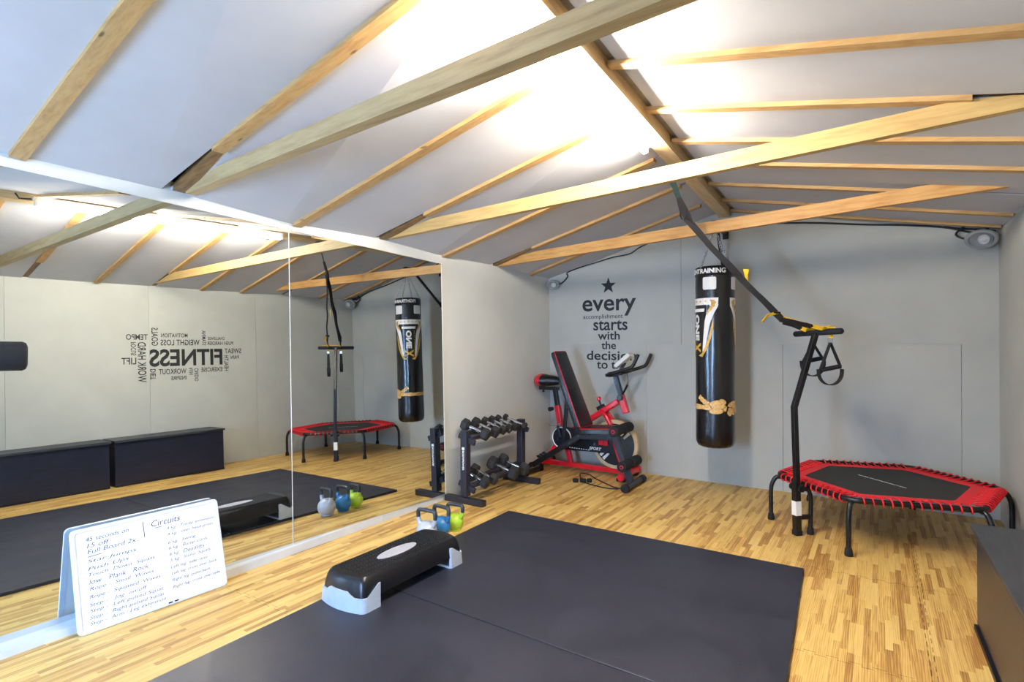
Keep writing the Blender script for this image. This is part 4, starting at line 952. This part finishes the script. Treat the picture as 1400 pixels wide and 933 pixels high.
q = MB(); q.bar((0.03, YK, 0.828), (0.26, YK, 0.828), 0.04, 0.035); q.tube([(0.075, YK, 0.82), (0.075, YK, 0.785)], 0.013, 10); obj('saddle_slider', q, 'black', bk)
q = MB(); q.tube([(0.20, YK - .03, 0.62), (0.20, YK - .085, 0.62)], [.02, .024], 12); obj('seat_knob', q, 'black2', bk, smooth=True)
q = MB(); lps = []
for x, wd, ht in ((0.00, .02, .012), (0.012, .08, .036), (0.05, .118, .048), (0.10, .115, .046), (0.16, .075, .042), (0.22, .045, .036), (0.275, .034, .028), (0.288, .012, .010)):
    lps.append([V((x, YK + wd * cos(a), 0.905 + 1.5 * ht * sin(a) * (1 if sin(a) > 0 else 0.8))) for a in [2 * pi * i / 16 for i in range(16)]])
q.loft(lps); sdl = obj('saddle', q, 'vinyl', bk, smooth=True)
q = MB(); lps = []
for x, wd, ht in ((-0.006, .02, .012), (0.008, .084, .039), (0.05, .122, .0505), (0.085, .1195, .0495)):
    lps.append([V((x, YK + wd * cos(a), 0.905 + 1.5 * ht * sin(a) * (1 if sin(a) > 0 else 0.8))) for a in [2 * pi * i / 16 for i in range(16)]])
q.loft(lps); obj('saddle_back', q, 'red', sdl, smooth=True)
# flywheel
FC = V((0.885, YK, 0.315)); FR = 0.238; Ry = lambda c: frame(c, (1, 0, 0), (0, 0, -1), (0, 1, 0))
q = MB(); q.lathe([(FR - .035, -0.022), (FR - .004, -0.024), (FR, -0.018), (FR, 0.018), (FR - .004, 0.024), (FR - .035, 0.022), (FR - .035, -0.022)], 48, Ry(FC)); fly = obj('flywheel', q, 'tan', bk, smooth=40)
q = MB(); q.lathe([(0, -0.02), (FR - .034, -0.02), (FR - .034, 0.02), (0, 0.02)], 48, Ry(FC)); obj('disc', q, 'flyw', fly, smooth=40)
for a in (-45, 135):
    for d in (-0.022, 0.022):
        q = MB(); Fm = Ry(FC) @ M.Rotation(radians(a), 4, 'Z'); q.prism([(0.11, d - 0.010), (0.192, d - 0.015), (0.192, d + 0.015), (0.11, d + 0.010)], -0.0213, -0.0198, Fm); obj('mark', q, 'white', fly)
# chain guard with crank
def hull2(c1, r1, c2, r2, n=14):
    d = atan2(c2[1] - c1[1], c2[0] - c1[0]); pts = []
    for i in range(n + 1): a = d + pi / 2 + pi * i / n; pts.append((c1[0] + r1 * cos(a), c1[1] + r1 * sin(a)))
    for i in range(n + 1): a = d - pi / 2 + pi * i / n; pts.append((c2[0] + r2 * cos(a), c2[1] + r2 * sin(a)))
    return pts
XZ = lambda y: frame((0, y, 0), (1, 0, 0), (0, 0, 1), (0, -1, 0))
q = MB(); q.prism(hull2((0.325, 0.335), 0.118, (0.86, 0.315), 0.085), 0.036, 0.062, XZ(YK), bevel=0.004); cg = obj('chain_guard', q, 'flyw', bk)
q = MB(); rg = [2 * pi * i / 40 for i in range(40)]
lpa = [(0.325 + r_ * cos(a), 0.335 + r_ * sin(a)) for r_ in (0.104,) for a in rg]
q.tube([XZ(YK) @ V((0.325 + 0.106 * cos(a), 0.335 + 0.106 * sin(a), 0.063)) for a in rg], 0.0065, 8, closed=True); obj('ring', q, 'white', cg, smooth=True)
bm = fit_bm(text_bm('SPORT', 1, 0.04, 0.0005, 0.2), 0.13, 0.030); xf(bm, XZ(YK - 0.0632) @ M.Translation((0.70, 0.262, 0))); obj('lettering', bm, 'white', cg)
q = MB(); q.prism([(0.50, 0.43), (0.78, 0.365), (0.80, 0.372), (0.52, 0.447)], 0.0625, 0.0640, XZ(YK)); obj('stripe', q, 'white', cg)
for i in range(9):
    q = MB(); q.box((0.42 + i * 0.026, YK - 0.0634, 0.246 - i * 0.0006), (0.014, 0.0012, 0.008)); obj('slot', q, 'white', cg)
q = MB(); q.tube([(0.325, YK - 0.14, 0.335), (0.325, YK + 0.14, 0.335)], 0.012, 10); q.bar((0.325, YK - 0.085, 0.335), (0.285, YK - 0.085, 0.475), 0.022, 0.016, upv=(0, 1, 0)); q.bar((0.325, YK + 0.085, 0.335), (0.365, YK + 0.085, 0.195), 0.022, 0.016, upv=(0, 1, 0)); obj('crank', q, 'steel', bk)
for s, c in ((-1, (0.285, 0.475)), (1, (0.365, 0.195))):
    q = MB(); q.box((c[0], YK + s * 0.135, c[1]), (0.09, 0.085, 0.026), bevel=0.006); obj('pedal', q, 'chrome' if s < 0 else 'black2', bk)
q = MB(); q.box((0.79, YK - 0.075, 0.33), (0.10, 0.02, 0.05), bevel=0.008); q.tube([(0.79, YK - 0.08, 0.33), (0.79, YK - 0.092, 0.33)], 0.012, 10); obj('axle_cover', q, 'red', bk)
# red front frame
q = MB(); q.bar((0.345, YK, 0.36), (0.92, YK, 0.735), 0.055, 0.075, upv=(0, 1, 0), bevel=0.012)
q.bar((0.945, YK, 0.80), (1.0, YK, 0.625), 0.055, 0.062, upv=(0, 1, 0), bevel=0.006); obj('top_frame', q, 'red', bk)
for s in (-1, 1):
    q = MB(); q.tube(smoothpts([(0.74, YK + s * 0.02, 0.635), (0.80, YK + s * 0.042, 0.59), (0.865, YK + s * 0.047, 0.48), (0.90, YK + s * 0.047, 0.32), (0.985, YK + s * 0.042, 0.07)], 5), 0.022, 12); obj('fork', q, 'red', bk, smooth=True)
bm = fit_bm(text_bm('bike', 1, 0.02, 0.0004, 0.2), 0.06, 0.022); bm.free()
q = MB(); q.bar((0.952, YK, 0.775), (0.885, YK, 0.99), 0.042, 0.05, upv=(0, 1, 0)); obj('handlebar_post', q, 'black', bk)
q = MB(); q.tube([(0.955, YK - .03, 0.775), (0.955, YK - .062, 0.775), (0.955, YK - .066, 0.775)], [.026, .030, .026], 16); kn = obj('post_knob', q, 'black2', bk, smooth=True); q = MB(); q.tube([(0.955, YK - .066, 0.775), (0.955, YK - .0675, 0.775)], .016, 14); obj('knob_cap', q, 'steel', kn)
# handlebars
q = MB(); P_ = [(0.85, YK, 0.985), (0.84, YK - 0.10, 0.990), (0.90, YK - 0.165, 1.005), (1.03, YK - 0.175, 1.045), (1.115, YK - 0.175, 1.075), (1.145, YK - 0.175, 1.11), (1.185, YK - 0.175, 1.195)]
q.tube(smoothpts(P_, 5), 0.0165, 12); q.tube(smoothpts([(x, 2 * YK - y, z) for x, y, z in P_], 5), 0.0165, 12); q.bar((0.82, YK, 0.99), (0.95, YK, 1.015), 0.05, 0.04, upv=(0, 1, 0))
q.tube([(1.0, YK - .17, 1.038), (1.0, YK + .17, 1.038)], 0.012, 10); obj('handlebar', q, 'black2', bk, smooth=True)
q = MB(); q.bar((0.93, YK, 1.02), (0.985, YK, 1.11), 0.03, 0.02, upv=(0, 1, 0)); obj('display_arm', q, 'black2', bk)
q = MB(); q.box((0.985, YK - .02, 1.135), (0.185, 0.13, 0.04), M.Rotation(radians(-40), 3, 'Y'), bevel=0.010); dsp = obj('display', q, 'lampwhite', bk, label='small white display')
q = MB(); q.tube([(0.735, YK, 0.665), (0.715, YK, 0.735)], 0.009, 10); q.bar((0.70, YK, 0.64), (0.77, YK, 0.68), 0.05, 0.045, upv=(0, 1, 0)); obj('brake_block', q, 'black2', bk)
q = MB(); q.tube([(0.716, YK, 0.73), (0.714, YK, 0.738), (0.708, YK, 0.762), (0.706, YK, 0.768)], [.012, .022, .022, .012], 14); obj('resistance_knob', q, 'red', bk, smooth=True)
q = MB(); q.bar((0.965, YK - .02, 0.80), (1.035, YK - .06, 0.90), 0.018, 0.014, upv=(0, 1, 0)); q.tube(smoothpts([(1.035, YK - .06, 0.90), (1.045, YK - .07, 0.97), (1.045, YK - .12, 1.05)], 4), 0.003, 6); obj('brake_lever', q, 'black2', bk)

# power lead on the floor in front of the bench
q = MB(); pts = [(0.715, 4.72, .012), (0.64, 4.80, .02), (0.60, 4.90, .03), (0.66, 4.95, .015), (0.78, 4.86, .006), (0.95, 4.73, .006), (1.06, 4.66, .006), (1.14, 4.66, .006)]
t = thing('power_lead', 'black power lead with plug coiled on the floor before the bench', 'cable', (0.7, 4.68, 0))
q.tube(smoothpts(pts, 6), 0.0055, 8); q.tube(smoothpts([(0.72, 4.68, .008), (0.86, 4.63, .006), (1.0, 4.60, .006), (1.10, 4.63, .006)], 6), 0.0055, 8); obj('lead', q, 'cable', t, smooth=True)
for x, y, sx_ in ((0.665, 4.655, .05), (0.725, 4.69, .06), (0.775, 4.72, .045)):
    q = MB(); q.box((x, y, 0.019), (sx_, 0.038, 0.036), M.Rotation(0.6, 3, 'Z'), bevel=0.009); obj('plug', q, 'matt', t)

# ================================================================== FOAM-PADDED ARM AT THE LEFT EDGE
fa = thing('padded_arm_machine', 'black foam roller arm poking in from the left edge of the frame', 'exercise machine', (0.9, 0.36, 0))
q = MB(); a, b_ = V((1.0, 0.562, 1.266)), V((0.96, 0.42, 1.268)); d = (b_ - a).normalized()
q.tube([a, a + d * 0.004, a + d * 0.012, b_ - d * 0.008, b_], [.026, .037, .0415, .0415, .034], 24); obj('foam_roller', q, 'foam', fa, smooth=True)
q = MB(); q.tube([a + d * 0.002, V((0.925, 0.30, 1.27))], 0.012, 10); obj('axle', q, 'black', fa, smooth=True)
q = MB(); q.bar((0.91, 0.28, 0.03), (0.91, 0.28, 1.32), 0.05, 0.05, upv=(0, 1, 0)); obj('post', q, 'black', fa)
q = MB(); q.bar((0.62, 0.28, 0.026), (1.15, 0.28, 0.026), 0.05, 0.05); q.bar((0.91, 0.05, 0.026), (0.91, 0.40, 0.026), 0.05, 0.05); obj('base', q, 'black', fa)
